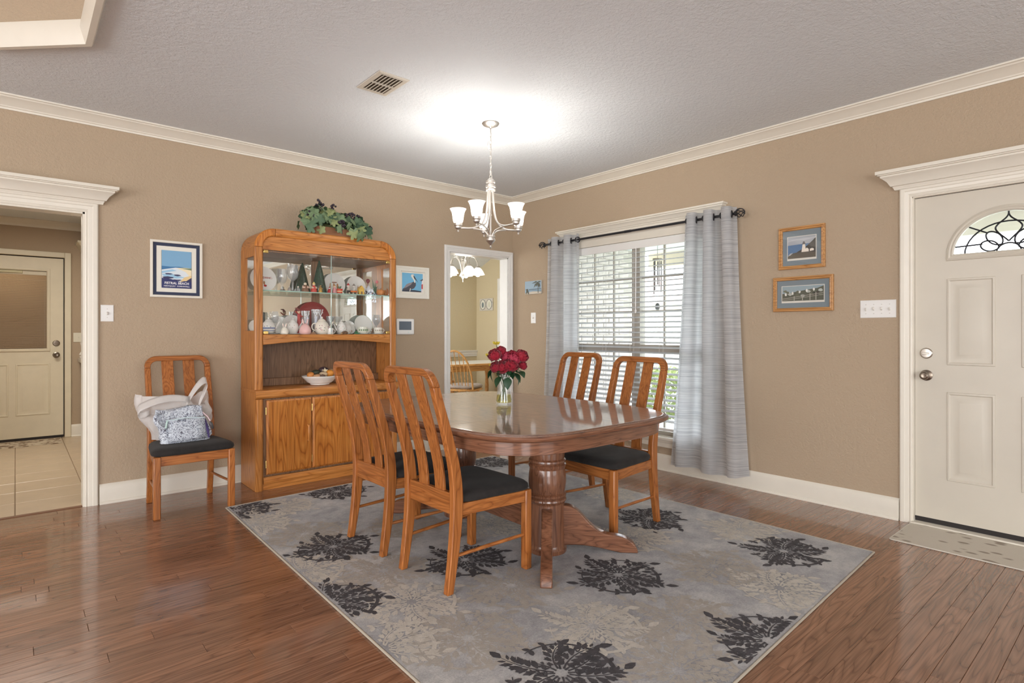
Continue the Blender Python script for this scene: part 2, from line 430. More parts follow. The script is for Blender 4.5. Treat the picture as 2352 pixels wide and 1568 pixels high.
header('trim_8', 3.88-.066, 4.805+.066, DZ1+.055, HP, 'R', M['trim'], 'white crown cap over the front door')
# jambs
def jamb(name, a0, a1, zt, mat, label, wall='L', d=.13, t=.012):
    mb = MB()
    mb.box(a0, a0+t, -.002, d, 0, zt).box(a1-t, a1, -.002, d, 0, zt).box(a0, a1, -.002, d, zt-t, zt)
    o = obj(name, mb, mat, smooth=0, merge=False)
    if wall == 'R': o.rotation_euler = (0, 0, -PI/2)
    return struct(o, label)
jamb('trim_9', K0, K1, KT, M['trim'], 'white jamb lining of the kitchen opening')
jamb('trim_10', B0, B1, BT, M['trim_cool'], 'white jamb lining of the breakfast room opening')
jamb('trim_11', 3.88, 4.805, DZ1, M['trim'], 'white jamb of the front door', 'R', .14, .006)

# ------------------------------------------------------------- floors
m, nt, bs, out = newmat('plank_floor_far')
vec = coords(nt); br = N(nt, 'ShaderNodeTexBrick'); br.inputs['Scale'].default_value = 1; br.inputs['Brick Width'].default_value = 1.1; br.inputs['Row Height'].default_value = .08
br.inputs['Mortar Size'].default_value = .0012; br.inputs['Color1'].default_value = C(116,68,44); br.inputs['Color2'].default_value = C(134,82,54); br.inputs['Mortar'].default_value = C(60,32,20)
nt.links.new(vec, br.inputs[0]); nt.links.new(br.outputs[0], bs.inputs['Base Color']); bs.inputs['Roughness'].default_value = .22; M['plank_far'] = m
floor = struct(obj('floor', MB().box(XL, .14, YR, .05, -.06, -.012), P(70, 40, 26, .8), smooth=0), 'reddish oak strip floor')
PX0, PY0 = -4.85, -4.80
mb = MB(); mb.box(XL, PX0-.001, YR, .05, -.0118, -.0002).box(PX0, 0, YR, PY0-.001, -.0118, -.0002)
fe = obj('plank_field', mb, M['plank_far'], floor, smooth=0, merge=False); stuff(fe)
_plank = {}
def plank_mesh(L, W):
    key = (round(L*50), round(W*1000))
    if key not in _plank:
        L2 = key[0]/50; a = .0011; h = .0118
        mb = MB(); r = []
        for ins, z in ((0, -h), (0, -.0014), (a, 0)):
            r.append([(ins, -W/2+ins, z), (L2-ins, -W/2+ins, z), (L2-ins, W/2-ins, z), (ins, W/2-ins, z)])
        mb.loft(r); me = mb.mesh('plank'); finish(me, 0); me.materials.append(M['plank']); _plank[key] = me
    return _plank[key]
rr = random.Random(5); nrow = 60; pw = 4.80/nrow
for k in range(nrow):
    y = PY0+pw*(k+.5); x = PX0-rr.uniform(0, .9); 
    while x < -.02:
        L = rr.choice((.8, 1.0, 1.16, 1.34, 1.5))
        xa = max(x, PX0); xb = min(x+L, -.0)
        if -.0-xb < .3: xb = 0.0
        if xb-xa > .04:
            L2 = math.floor((xb-xa)*50)/50
            o = bpy.data.objects.new('plank', plank_mesh(L2, pw-.0006)); COL.objects.link(o); o.parent = floor; o.location = (xa, y, rr.uniform(-.0003, 0)); o.scale = ((xb-xa-.0006)/L2, 1, 1)
        x = xb if xb > x else x+L
        if xb >= -.0001: break
# kitchen floor tiles
fk = struct(obj('floor_kitchen', MB().box(-6.2, -2.4, .05, 3.6, -.06, -.006), P(150, 128, 104, .8), smooth=0), 'beige ceramic tile floor of the kitchen')
M['tile'] = plain('beige_ceramic_tile', C(196, 176, 150), .3, var=.06, vscale=5, bmp=(9, .12, .006))
tm = MB(); a = .004; tw, tl = .405, .3575
tm.loft([[(s1*(tw/2-i), s2*(tl/2-i), z) for s1, s2 in ((-1,-1),(1,-1),(1,1),(-1,1))] for i, z in ((.003,-.006),(.003,-.0015),(.0055,0))])
tme = tm.mesh('tile'); finish(tme, 0); tme.materials.append(M['tile'])
for i in range(-2, 5):
    for j in range(10):
        o = bpy.data.objects.new('tile', tme); COL.objects.link(o); o.parent = fk; o.location = (-4.322+.2025-tw+i*tw-.405, .058+tl/2+j*tl, .0)
bx('threshold_strip', K0, K1, .02, .058, -.011, .001, P(120, 80, 55, .4), fk)
fb = struct(obj('floor_breakfast', MB().box(-2.3, 1.95, .05, 3.1, -.06, -.001), M['tile'], smooth=0), 'beige floor of the breakfast room')

# ------------------------------------------------------------- kitchen shell
wallboxes('wall_kitchen', [(-6.2, -4.81, 3.45, 3.57, 0, 2.48), (-4.81, -3.89, 3.45, 3.57, 2.075, 2.48), (-3.89, -2.4, 3.45, 3.57, 0, 2.48),
          (-6.3, -6.2, .12, 3.57, 0, 2.48), (-2.5, -2.4, .12, 3.57, 0, 2.48)], M['wall'], 'tan wall of the kitchen seen through the opening')
struct(bx('ceiling_kitchen', -6.2, -2.4, .12, 3.5, 2.48, 2.52, M['ceiling']), 'white kitchen ceiling')
mb = MB(); mb.loft([[(u, 3.45-p, z-.26) for p, z in CR] for u in (-6.2, -2.4)]); struct(obj('trim_12', mb, M['trim'], smooth=25), 'white crown moulding of the kitchen')
mb = MB(); mb.loft([[(u, 3.45-p, z) for p, z in BB] for u in (-3.83, -2.4)]); struct(obj('baseboard_kitchen', mb, M['trim'], smooth=25), 'white kitchen baseboard')
mb = MB(); mb.box(-4.87, -4.81, 3.425, 3.45, 0, 2.135).box(-3.89, -3.83, 3.425, 3.45, 0, 2.135).box(-4.81, -3.89, 3.425, 3.45, 2.075, 2.135)
struct(obj('trim_13', mb, M['kitchen_door'], bevel=.005, merge=False), 'cream casing of the kitchen door')
wallboxes('wall_utility', [(-6.2, -2.4, 5.2, 5.3, 0, 2.6), (-6.2, -2.4, 3.57, 5.2, 2.5, 2.6), (-6.2, -2.4, 3.57, 5.2, -.06, -.01), (-6.3,-6.2,3.57,5.3,0,2.6), (-2.4,-2.3,3.57,5.3,0,2.6)], M['wall'], 'tan utility room behind the kitchen door')
# ------------------------------------------------------------- breakfast room shell
wallboxes('wall_breakfast', [(-2.3, 1.9, 3.0, 3.12, 0, 2.7), (1.77, 1.9, -.1, 3.0, 0, 2.7), (-2.4, -2.3, .12, 3.1, 0, 2.7), (.14, 1.9, -.16, -.1, 0, 2.7)], M['wall_cream'], 'cream wall of the breakfast room')
mb = MB(); mb.prism([(3.05, 2.27), (2.56, 2.47), (.125, 2.47), (.125, 2.6), (3.05, 2.6)], -2.3, 1.9, 'yz'); mb.box(.145, 1.9, -.15, .125, 2.47, 2.6)
struct(obj('ceiling_breakfast', mb, M['ceiling'], smooth=0, merge=False), 'sloped white ceiling of the breakfast room')
mb = MB(); pr = [(0,.80),(.012,.80),(.016,.83),(.022,.835),(.022,.87),(.035,.885),(.035,.905),(0,.905)]
mb.loft([[(u, 3.0-p, z) for p, z in pr] for u in (-2.3, 1.77)]); struct(obj('trim_14', mb, M['trim_cool'], smooth=25), 'white chair rail in the breakfast room')
mb = MB(); mb.box(1.745, 1.77, 2.33, 2.40, 0, 2.11).box(1.745, 1.77, 1.5, 2.33, 2.04, 2.11).box(1.755, 1.77, 1.5, 2.33, .02, 2.04); struct(obj('trim_15', mb, M['trim_cool'], bevel=.004, merge=False), 'white door casing on the breakfast room wall')
mb = MB(); mb.loft([[(u, 3.0-p, z) for p, z in BB] for u in (-2.3, 1.77)]); struct(obj('baseboard_breakfast', mb, M['trim_cool'], smooth=25), 'white breakfast room baseboard')

# ================================================================== WINDOW (local: x right = -world y)
def Wn(o): o.rotation_euler = (0, 0, -PI/2); return o
M['sash'] = plain('bronze_window_frame', C(178, 170, 158), .5)
win = Wn(bpy.data.objects.new('window_1', None)); COL.objects.link(win); win.rotation_euler = (0, 0, -PI/2); struct(win, 'twin window with muntin grid behind white blinds')
U0, U1 = -WY1, -WY0; UM = 1.69
mb = MB(); mb.box(U0, U0+.03, .06, .12, WZ0, WZ1).box(U1-.03, U1, .06, .12, WZ0, WZ1).box(U0, U1, .06, .12, WZ1-.03, WZ1).box(U0, U1, .06, .12, WZ0, WZ0+.04)
obj('window_frame', mb, M['sash'], win, smooth=0, merge=False)
bx('window_mullion', UM-.045, UM+.045, .05, .13, WZ0+.04, WZ1-.03, M['sash'], win)
pane_me = None
for (a0, a1) in ((U0+.03, UM-.045), (UM+.045, U1-.03)):
    bx('meeting_rail', a0, a1, .065, .115, 1.03, 1.10, M['sash'], win)
    for zz0, zz1 in ((WZ0+.04, 1.03), (1.10, WZ1-.03)):
        w3 = (a1-a0)/3; h3 = (zz1-zz0)/3
        mb = MB()
        for i in (1, 2):
            mb.box(a0+i*w3-.008, a0+i*w3+.008, .08, .1, zz0, zz1); mb.box(a0, a1, .082, .098, zz0+i*h3-.007, zz0+i*h3+.007)
        obj('muntin_grid', mb, M['sash'], win, smooth=0, merge=False)
        for i in range(3):
            for j in range(3):
                bx('pane', a0+i*w3+.009, a0+(i+1)*w3-.009, .089, .091, zz0+j*h3+.008, zz0+(j+1)*h3-.008, M['glass'], win)
# reveal, sill, apron, head trim
mb = MB(); mb.box(U0-.0, U0+.006, 0, .06, WZ0, WZ1).box(U1-.006, U1, 0, .06, WZ0, WZ1).box(U0, U1, 0, .06, WZ1-.006, WZ1).box(U0, U1, -.0, .06, WZ0, WZ0+.006)
struct(Wn(obj('trim_16', mb, M['trim'], smooth=0, merge=False)), 'white window reveal')
mb = MB(); mb.box(U0-.09, U1+.09, -.045, .0, WZ0-.022, WZ0+.004); struct(Wn(obj('trim_17', mb, M['trim'], bevel=.006)), 'white window sill')
mb = MB(); mb.prism([(-.0, .205), (-.016, .205), (-.016, .245), (-.024, .25), (-.024, .268), (0, .268)], U0-.065, U1+.065, 'yz')
struct(Wn(obj('trim_18', mb, M['trim'], smooth=25)), 'white apron under the window sill')
mb = MB(); mb.box(U0-.065, U1+.065, -.018, 0, WZ1, 2.19).box(U0-.065, U0, -.018, 0, WZ0, WZ1).box(U1, U1+.065, -.018, 0, WZ0, WZ1); struct(Wn(obj('trim_19', mb, M['trim'], bevel=.004, merge=False)), 'white flat window casing')
header('trim_20', U0-.065, U1+.065, 2.185, [(.02,0),(.026,.004),(.026,.012),(.034,.018),(.042,.034),(.052,.044),(.06,.048),(.06,.058),(.072,.06),(.072,.074),(.072,.074)], 'R', M['trim'], 'white moulded cap over the window')
# blind
bl = thing('window_blind', 'white horizontal slat blind hanging in the window between the curtains', 'blind', (0,0,0), -PI/2)
mb = MB(); mb.box(U0+.012, U1-.012, .0, .05, 2.0, 2.052); obj('headrail', mb, M['white_plastic'], bl, bevel=.004)
mb = MB(); mb.box(U0+.01, U1-.01, -.012, -.002, 1.985, 2.058); obj('valance', mb, M['white_plastic'], bl, bevel=.003)
M['slat'] = plain('white_slat', C(232, 234, 236), .45, trans=.3)
sl = MB(); n = 6
sl.loft([[(x, .0245*math.cos(PI*k/n)*-1, .0022*math.sin(PI*k/n)+dz) for k in range(n+1)]+[(x, .0245*math.cos(PI*k/n)*-1, .0022*math.sin(PI*k/n)+dz-.0026) for k in range(n, -1, -1)] for x, dz in ((U0+.016, 0), (U1-.016, 0))])
sme = sl.mesh('slat'); finish(sme, 30); sme.materials.append(M['slat'])
pitch = .0462; z = 1.955
while z > .40:
    o = bpy.data.objects.new('slat', sme); COL.objects.link(o); o.parent = bl; o.location = (0, .025, z); o.rotation_euler = (math.radians(16), 0, 0); z -= pitch
bx('bottom_rail', U0+.014, U1-.014, .003, .047, .345, .368, M['white_plastic'], bl, .003)
mb = MB()
for u in (1.02, 1.33, 1.66, 1.98, 2.28):
    for yy in (.0, .05): mb.tube([(u, yy, .36), (u, yy, 2.0)], .0011, 5)
    mb.tube([(u+.045, .0, .36), (u+.045, .0, 2.0)], .0009, 5)
obj('ladder_cords', mb, M['white_plastic'], bl, smooth=0)
mb = MB().tube([(1.735, -.01, 2.0), (1.735, -.016, 1.42)], .004, 8); mb.lathe([(.004,0),(.009,.01),(.009,.03),(.004,.035)], 10, (1.735, -.016, 1.39)); obj('tilt_wand', mb, M['white_plastic'], bl)

# ================================================================== FRONT DOOR
dr = bpy.data.objects.new('door_1', None); COL.objects.link(dr); dr.location = (0, -4.3425, 0); dr.rotation_euler = (0, 0, -PI/2); struct(dr, 'cream front door with half-round leaded window and four raised panels')
DW = .4555; ys, yb = .03, .07; FZ = 1.686; fa, fh = .262, .24
arc = [(-fa*math.cos(PI*k/28), FZ+fh*math.sin(PI*k/28)) for k in range(29)]
mb = MB(); mb.box(-DW, DW, ys, yb, .045, FZ-.001)
poly = [(-DW, FZ-.001)]+[(-fa, FZ-.001)]+arc+[(fa, FZ-.001), (DW, FZ-.001), (DW, 2.066), (-DW, 2.066)]
mb.prism(poly, ys, yb); obj('door_slab', mb, M['door'], dr, smooth=25, merge=False)
def raised_panel(name, x0, x1, z0, z1, y, mat, parent, k=1.0):
    cx, cz, hw, hh = (x0+x1)/2, (z0+z1)/2, (x1-x0)/2, (z1-z0)/2
    pr = [(0, .0), (.003, -.006), (.012, -.007), (.018, -.0015), (.03, -.0008), (.044, -.0012), (.062, -.007), (.066, -.0075)]
    mb = MB(); mb.loft([[(cx+a, y+p*k, cz+b) for a, _, b in rect(hw-i, hh-i, 0)] for i, p in pr], False, True)
    return obj(name, mb, mat, parent, smooth=20)
for s in (0, 1):
    a0, a1 = ((-.29, -.057), (.057, .29))[s]
    raised_panel('door_panel', a0, a1, 1.012, 1.545, ys, M['door'], dr); raised_panel('door_panel', a0, a1, .297, .845, ys, M['door'], dr)
# fanlight
def arch_ring(off, y, n=28):
    return [(-(fa+off)*math.cos(PI*k/n), y, FZ+(fh+off)*math.sin(PI*k/n)) for k in range(n+1)]+[((fa+off)*(1-2*k/8), y, FZ-off) for k in range(9)]
mb = MB(); mb.loft([arch_ring(.032, ys), arch_ring(.030, ys-.006), arch_ring(.018, ys-.012), arch_ring(.010, ys-.007), arch_ring(.002, ys-.011), arch_ring(-.006, ys-.004), arch_ring(-.006, ys+.02)], False, False); obj('fanlight_frame', mb, M['door'], dr, smooth=30)
mb = MB(); mb.prism([(a, b) for a, b in arc], .048, .052); obj('pane', mb, M['glass'], dr, smooth=0)
mb = MB(); q = .0048
def fan(ax, az, n=20, s0=0, s1=PI, cx=0, cz=FZ): return [(cx-ax*math.cos(s0+(s1-s0)*k/n), .046, cz+az*math.sin(s0+(s1-s0)*k/n)) for k in range(n+1)]
mb.tube(fan(.205, .178), q, 6)                                  # middle arch
petal = []
for ang in (18, 48, 132, 162):                                   # side petals
    a = math.radians(ang); dx, dz = math.cos(a), math.sin(a); L = .135 if ang in (18, 162) else .145
    tip = (dx*L, FZ+.012+dz*L); px, pz = -dz, dx
    for sg in (1, -1):
        mb.tube(bez((dx*.045, .046, FZ+.012+dz*.045), (dx*.07+px*.05*sg, .046, FZ+dz*.07+.012+pz*.05*sg), (tip[0]+px*.03*sg, .046, tip[1]+pz*.03*sg), (tip[0], .046, tip[1]), 10), q, 6)
for sg in (1, -1):                                               # top flame
    mb.tube(bez((0, .046, FZ+.06), (sg*.03, .046, FZ+.1), (sg*.075, .046, FZ+.13), (sg*.055, .046, FZ+.155), 10)+bez((sg*.055, .046, FZ+.155), (sg*.04, .046, FZ+.18), (sg*.005, .046, FZ+.19), (0, .046, FZ+.222), 8)[1:], q, 6)
mb.tube(fan(.055, .05), q, 6); mb.tube([(-fa, .046, FZ+.05), (-.12, .046, FZ+.055)], q, 6); mb.tube([(fa, .046, FZ+.05), (.12, .046, FZ+.055)], q, 6)
mb.tube([(-.185, .046, FZ+.165), (-.1, .046, FZ+.12)], q, 6); mb.tube([(.185, .046, FZ+.165), (.1, .046, FZ+.12)], q, 6); mb.tube([(0, .046, FZ+.222), (0, .046, FZ+.236)], q, 6)
obj('leading', mb, M['black_metal'], dr)
mb = MB(); mb.box(-DW-.006, -DW, .032, .075, .03, 2.07).box(DW, DW+.006, .032, .075, .03, 2.07).box(-DW, DW, .032, .075, 2.066, 2.073); obj('weather_strip', mb, M['dark_gap'], dr, smooth=0, merge=False)
mb = MB(); mb.box(-DW, DW, .034, .07, .014, .045); obj('door_sweep', mb, M['dark_gap'], dr)
mb = MB(); mb.box(-.47, .47, -.03, .14, -.002, .014); struct(Wn(obj('trim_21', mb, M['trim'], bevel=.005, loc=(0, -4.3425, 0))), 'white door threshold')
def knob(parent, x, z, y, mat, r=.026):
    mb = MB(); mb.lathe([(.034, 0), (.034, -.006), (.026, -.01), (.012, -.014), (.011, -.03), (r*.8, -.036), (r, -.048), (r*.92, -.06), (r*.6, -.066), (r*.55, -.066), (r*.5, -.063), (.004, -.062)], 24, (x, y, z), axis='y'); return obj('door_knob', mb, mat, parent)
def deadbolt(parent, x, z, y, mat):
    mb = MB(); mb.lathe([(.034, 0), (.034, -.006), (.029, -.012), (.004, -.013)], 24, (x, y, z), axis='y'); mb.box(x-.018, x+.018, y-.026, y-.012, z-.005, z+.005); return obj('deadbolt', mb, mat, parent, bevel=.002)
knob(dr, -.395, .943, ys, M['pewter']); deadbolt(dr, -.395, 1.082, ys, M['nickel'])
bx('strike_plate', -DW-.012, -DW-.004, .012, .03, .90, .98, M['pewter'], dr)

# ================================================================== KITCHEN DOOR
kd = bpy.data.objects.new('door_2', None); COL.objects.link(kd); kd.location = (-4.35, 3.45, 0); struct(kd, 'cream kitchen door with a blind in its window')
L0, L1, LZ0, LZ1 = -.30, .30, 1.03, 1.91; DW2 = .45
mb = MB(); mb.box(-DW2, DW2, .02, .06, .03, LZ0).box(-DW2, DW2, .02, .06, LZ1, 2.065).box(-DW2, L0, .02, .06, LZ0, LZ1).box(L1, DW2, .02, .06, LZ0, LZ1)
obj('door_slab', mb, M['kitchen_door'], kd, smooth=0, merge=False)
mb = MB(); cz = (LZ0+LZ1)/2
mb.loft([[(a, y, cz+b) for a, _, b in rect(.30+i, (LZ1-LZ0)/2+i, 0)] for i, y in ((.03, .02), (.028, .008), (.01, .006), (0, .014), (0, .03))], False, False); obj('lite_frame', mb, M['kitchen_door'], kd, smooth=20)
raised_panel('door_panel', -.33, -.03, .28, .86, .02, M['kitchen_door'], kd); raised_panel('door_panel', .03, .33, .28, .86, .02, M['kitchen_door'], kd)
bx('pane', L0, L1, .03, .033, LZ0, LZ1, M['glass'], kd)
mb = MB(); zz = LZ1-.05
while zz > LZ0+.01:
    mb.box(L0+.003, L1-.003, .037, .049, zz, zz+.0022); zz -= .0185
stuff(obj('blind_slats', mb, P(214, 180, 140, .5), kd, smooth=0, merge=False))
bx('blind_headrail', L0+.002, L1-.002, .034, .055, LZ1-.045, LZ1-.002, M['kitchen_door'], kd); bx('blind_latch', -.16, .09, .012, .03, LZ1-.032, LZ1-.004, P(200, 190, 150, .4), kd, .004)
knob(kd, .385, .954, .02, M['pewter']); deadbolt(kd, .385, 1.089, .02, M['pewter'])
mb = MB(); mb.box(-DW2-.008, -DW2, .025, .06, .01, 2.07).box(DW2, DW2+.008, .025, .06, .01, 2.07).box(-DW2, DW2, .025, .06, 2.065, 2.075).box(-DW2, DW2, .025, .06, .0, .03); obj('weather_strip', mb, M['dark_gap'], kd, smooth=0, merge=False)
# ================================================================== OUTSIDE
M['grass'] = plain('lawn_grass', C(170, 180, 162), .9, var=.25, vscale=6)
stuff(tag(obj('lawn', MB().box(.16, 45, -30, 40, -.4, -.25), M['grass'], smooth=0), 'sunlit green lawn outside the window', 'lawn'))
struct(bx('floor_porch', .14, 2.5, -7, -.16, -.25, -.04, P(172, 176, 182, .8)), 'pale concrete porch slab')
struct(bx('ceiling_porch', .14, 2.45, -7, -.16, 2.30, 2.36, P(236, 239, 243, .7)), 'cream porch ceiling')
pb = struct(bx('trim_22', 2.38, 2.5, -7, -.16, 2.12, 2.32, P(226, 220, 206, .6)), 'white porch beam')
# brick return wall left of the window
bw = struct(bx('wall_brick', .14, 1.90, -.248, -.161, -.05, 2.30, P(196, 190, 182, .9)), 'whitewashed brick wall outside the window')
M['brick'] = plain('whitewashed_brick', C(214, 206, 200), .9, var=.16, vscale=22, bmp=(60, .3, .004))
mb = MB(); mb.loft([[(s1*(.098-i), y, s2*(.032-i)) for s1, s2 in ((-1,-1),(1,-1),(1,1),(-1,1))] for i, y in ((0, .012), (0, -.002), (.003, -.006))]); bme = mb.mesh('brick'); finish(bme, 0); bme.materials.append(M['brick'])
rb = random.Random(3)
for r_ in range(31):
    z = .0+.037+r_*.074
    if z > 2.27: break
    for k in range(9):
        x = .27+k*.206+(.103 if r_ % 2 else 0)
        if x > 1.81: continue
        o = bpy.data.objects.new('brick', bme); COL.objects.link(o); o.parent = bw; o.location = (x, -.25+rb.uniform(-.0015, .0015), z); o.rotation_euler = (0, rb.uniform(-.006, .006), 0)
# neighbouring house
nh = thing('neighbour_house', 'pale house with pinkish shingle roof far across the lawn', 'house', (16.5, 7.5, -.25), math.radians(-20))
bx('house_wall', -4, 4, -3, 3, 0, 2.5, P(232, 226, 216, .8), nh)
mb = MB(); mb.prism([(-4.5, 2.4), (4.5, 2.4), (0, 4.0)], -3.4, 3.4, 'xz'); obj('roof', mb, plain('pink_shingles', C(214, 186, 176), .9, var=.1, vscale=30), nh, smooth=0)
for x in (-2.2, 1.6): bx('window', x-.5, x+.5, -3.04, -3.0, .9, 2.0, P(150, 160, 170, .2), nh)
# shrubs beyond the porch
def foliage_mb(n, rx, ry, rz, leaf, seed, cz=0):
    q = random.Random(seed); mb = MB()
    for i in range(n):
        t = q.uniform(0, 2*PI); p = math.acos(q.uniform(-1, 1)); rad = q.uniform(.55, 1)**.5
        c = Vector((rx*rad*math.sin(p)*math.cos(t), ry*rad*math.sin(p)*math.sin(t), cz+rz*rad*math.cos(p)))
        e = Euler((q.uniform(-1.2, 1.2), q.uniform(-1.2, 1.2), q.uniform(0, 6.3))).to_matrix(); L = leaf*q.uniform(.6, 1.3)
        mb.add([c+e@Vector(v) for v in ((-L, 0, 0), (-.2*L, -.45*L, .1*L), (L, 0, 0), (-.2*L, .45*L, .1*L))], [(0,1,2,3)])
    return mb
for i, (x, y, rx, rz, lab, col) in enumerate(((3.2, -1.05, .55, .62, 'dark green round shrub seen low in the window right of the chair backs', (96, 108, 92)), (3.4, .25, .5, .42, 'pale green low shrub seen low in the window beside the brick wall', (150, 164, 110)))):
    sh = thing('shrub', lab, 'shrub', (x, y, -.25), 0, 'shrubs beyond the porch')
    obj('foliage', foliage_mb(1500, rx, rx, rz, .05, 20+i, rz*1.12+.04), P(*col, .8, trans=.3), sh, smooth=0, merge=False)
    obj('stem', MB().tube([(0,0,0), (.02,0,rz*.8)], .02, 6), P(96, 76, 56, .9), sh)
# wind chime
wc = thing('wind_chime', 'metal wind chime with long tubes hanging under the porch ceiling outside the window', 'wind chime', (1.3, -1.06, 2.3))
obj('hanging_cord', MB().tube([(0,0,0), (0,0,-.23)], .0025, 5), M['black_metal'], wc)
obj('top_disc', MB().lathe([(.055,-.23),(.055,-.245),(.01,-.25)], 20), P(150, 140, 126, .5), wc)
for k, L in enumerate((.27, .38, .34, .3, .36)):
    a = 2*PI*k/5+.5; obj('chime_tube', MB().tube([(.042*math.cos(a), .042*math.sin(a), -.26), (.042*math.cos(a), .042*math.sin(a), -.26-L)], .007, 8), P(96, 92, 90, .35, metal=.8), wc)
obj('striker_cord', MB().tube([(0,0,-.25), (0,0,-.75)], .0015, 5), M['black_metal'], wc)
obj('wind_sail', MB().ball((0,0,-.79), .045, 14, 10, .25, .75, 1), P(84, 90, 92, .4), wc)

# ================================================================== CURTAINS + ROD
m, nt, bs, out = newmat('grey_streaked_curtain')
vec = coords(nt, (2.4, 2.4, 230)); n1 = noise(nt, vec, 1.0, 3, .7)
r1 = ramp(nt, n1.outputs[0], [(.34, C(186, 188, 192)), (.52, C(222, 223, 225)), (.66, C(236, 237, 238))])
nt.links.new(r1.outputs[0], bs.inputs['Base Color']); bs.inputs['Roughness'].default_value = .9
tr_ = N(nt, 'ShaderNodeBsdfTranslucent'); nt.links.new(r1.outputs[0], tr_.inputs[0]); mx = N(nt, 'ShaderNodeMixShader'); mx.inputs[0].default_value = .6
nt.links.new(bs.outputs[0], mx.inputs[1]); nt.links.new(tr_.outputs[0], mx.inputs[2]); nt.links.new(mx.outputs[0], out.inputs[0]); M['curtain'] = m
RZ, RX = 2.135, -.105
rod = thing('curtain_rod', 'black iron curtain rod with wire cage finials above the window', 'curtain rod', (RX, -1.70, RZ))
obj('rod', MB().tube([(0, 1.06, 0), (0, -1.04, 0)], .0105, 12), M['black_metal'], rod)
obj('collar', MB().tube([(0, .02, 0), (0, -.05, 0)], .0125, 12), M['black_metal'], rod)
for s in (1, -1):
    yc = 1.105 if s > 0 else -1.085
    mb = MB(); mb.lathe([(.008,-.045),(.018,-.04),(.018,-.032),(.01,-.028)], 14, (0, yc, 0), axis='y') if s < 0 else mb.lathe([(.01,.028),(.018,.032),(.018,.04),(.008,.045)], 14, (0, yc, 0), axis='y')
    # the neck sits on the rod side of the cage
    mb2 = MB(); mb2.lathe([(.0115,0),(.02,.006),(.02,.014),(.01,.02)], 14, (0, (1.06 if s > 0 else -1.06), 0), axis='y')
    f = obj('finial', mb2, M['black_metal'], rod)
    mb = MB()
    for k in range(6):
        a0 = 2*PI*k/6; pts = []
        for i in range(15):
            t = PI*i/14; a = a0+t*.9; pts.append((.034*math.sin(t)*math.cos(a), yc-.036*math.cos(t), .034*math.sin(t)*math.sin(a)))
        mb.tube(pts, .0035, 6)
    obj('cage', mb, M['black_metal'], f)
    yb_ = .96 if s > 0 else -.99
    mb = MB().tube([(0, yb_, 0), (.02, yb_, -.012), (.105, yb_, -.012)], .006, 8); mb.lathe([(.022,0),(.022,-.006),(.006,-.008)], 14, (.105, yb_, -.012), axis='x'); obj('bracket', mb, M['black_metal'], rod)
def curtain(label, yt0, yt1, yb0, yb1, nf, phase, amp, ztop=2.195, zbot=.10, seed=1):
    t = thing('curtain', label, 'curtain', (RX, (yt0+yt1)/2, 0), 0, 'grommet curtains at the window')
    yc = (yt0+yt1)/2; q = random.Random(seed); ph = [q.uniform(-.5, .5) for _ in range(6)]
    def fn(u, v):
        z = ztop+(zbot-ztop)*v
        e = sm(v)
        y = lerp(lerp(yt0, yt1, u), lerp(yb0, yb1, u), v**1.2)-yc
        A = amp*(1-.15*v)+.012*math.sin(5*u+3*v+ph[0])*v
        s = math.sin(2*PI*nf*u+phase+.35*v*math.sin(4*u+ph[1]))
        x = A*s+.012*v*math.sin(9*u+5*v+ph[2])
        y += .014*math.sin(4*PI*nf*u+2*phase)*(1-.5*v)
        if v > .97: z += .012*math.sin(7*u+ph[3])+.02*(u-.5)
        return (x, y, z)
    mb = MB().grid(fn, 110, 60); obj('cloth', mb, M['curtain'], t, smooth=180)
    k = 0
    us = [((i*PI-phase)/(2*PI*nf)) for i in range(-2, 12)]
    for u in us:
        if not .02 < u < .98: continue
        x, y, z = fn(u, (ztop-RZ)/(ztop-zbot)); d = 1 if math.cos(2*PI*nf*u+phase) > 0 else -1
        mb = MB().torus((0,0,0), .024, .006, 18, 8, 'y'); o = obj('grommet', mb, M['black_metal'], t, loc=(0, y, RZ)); o.rotation_euler = (0, 0, d*.55 if d > 0 else -.55)
    return t
curtain('narrow grey streaked curtain panel at the left side of the window', -.675, -1.11, -.60, -1.125, 2.5, .4, .042, seed=4)
curtain('wide grey streaked curtain panel at the right side of the window, nearer the front door', -2.29, -2.745, -2.15, -2.84, 3.0, 1.2, .05, zbot=.085, seed=8)
# ================================================================== RUG
RQ = [(-3.221, -.70), (-.80, -.62), (-.76, -3.886), (-3.28, -4.01)]   # far-left, far-right, near-right, near-left
def rugp(u, v):   # u 0..1 left->right, v 0..1 far->near
    a = Vector(RQ[0]).lerp(Vector(RQ[1]), u); b = Vector(RQ[3]).lerp(Vector(RQ[2]), u); p = a.lerp(b, v); return p
m, nt, bs, out = newmat('mottled_grey_rug_pile')
vec = coords(nt); na = noise(nt, vec, 2.6, 6, .7, .4); nb_ = noise(nt, vec, 14, 5, .75); nc = noise(nt, vec, 260, 2, .7)
ra = ramp(nt, na.outputs[0], [(.34, C(142, 141, 143)), (.5, C(172, 170, 170)), (.66, C(198, 195, 190))])
rbb = ramp(nt, nb_.outputs[0], [(.34, (.70,.70,.72,1)), (.6, (1,1,1,1))])
mx = N(nt, 'ShaderNodeMixRGB', blend_type='MULTIPLY'); mx.inputs[0].default_value = .8; nt.links.new(ra.outputs[0], mx.inputs[1]); nt.links.new(rbb.outputs[0], mx.inputs[2])
nd = noise(nt, vec, 110, 3, .8); rdd = ramp(nt, nd.outputs[0], [(.36, (.62,.62,.63,1)), (.58, (1,1,1,1))]); mx3 = N(nt, 'ShaderNodeMixRGB', blend_type='MULTIPLY'); mx3.inputs[0].default_value = .6; nt.links.new(mx.outputs[0], mx3.inputs[1]); nt.links.new(rdd.outputs[0], mx3.inputs[2])
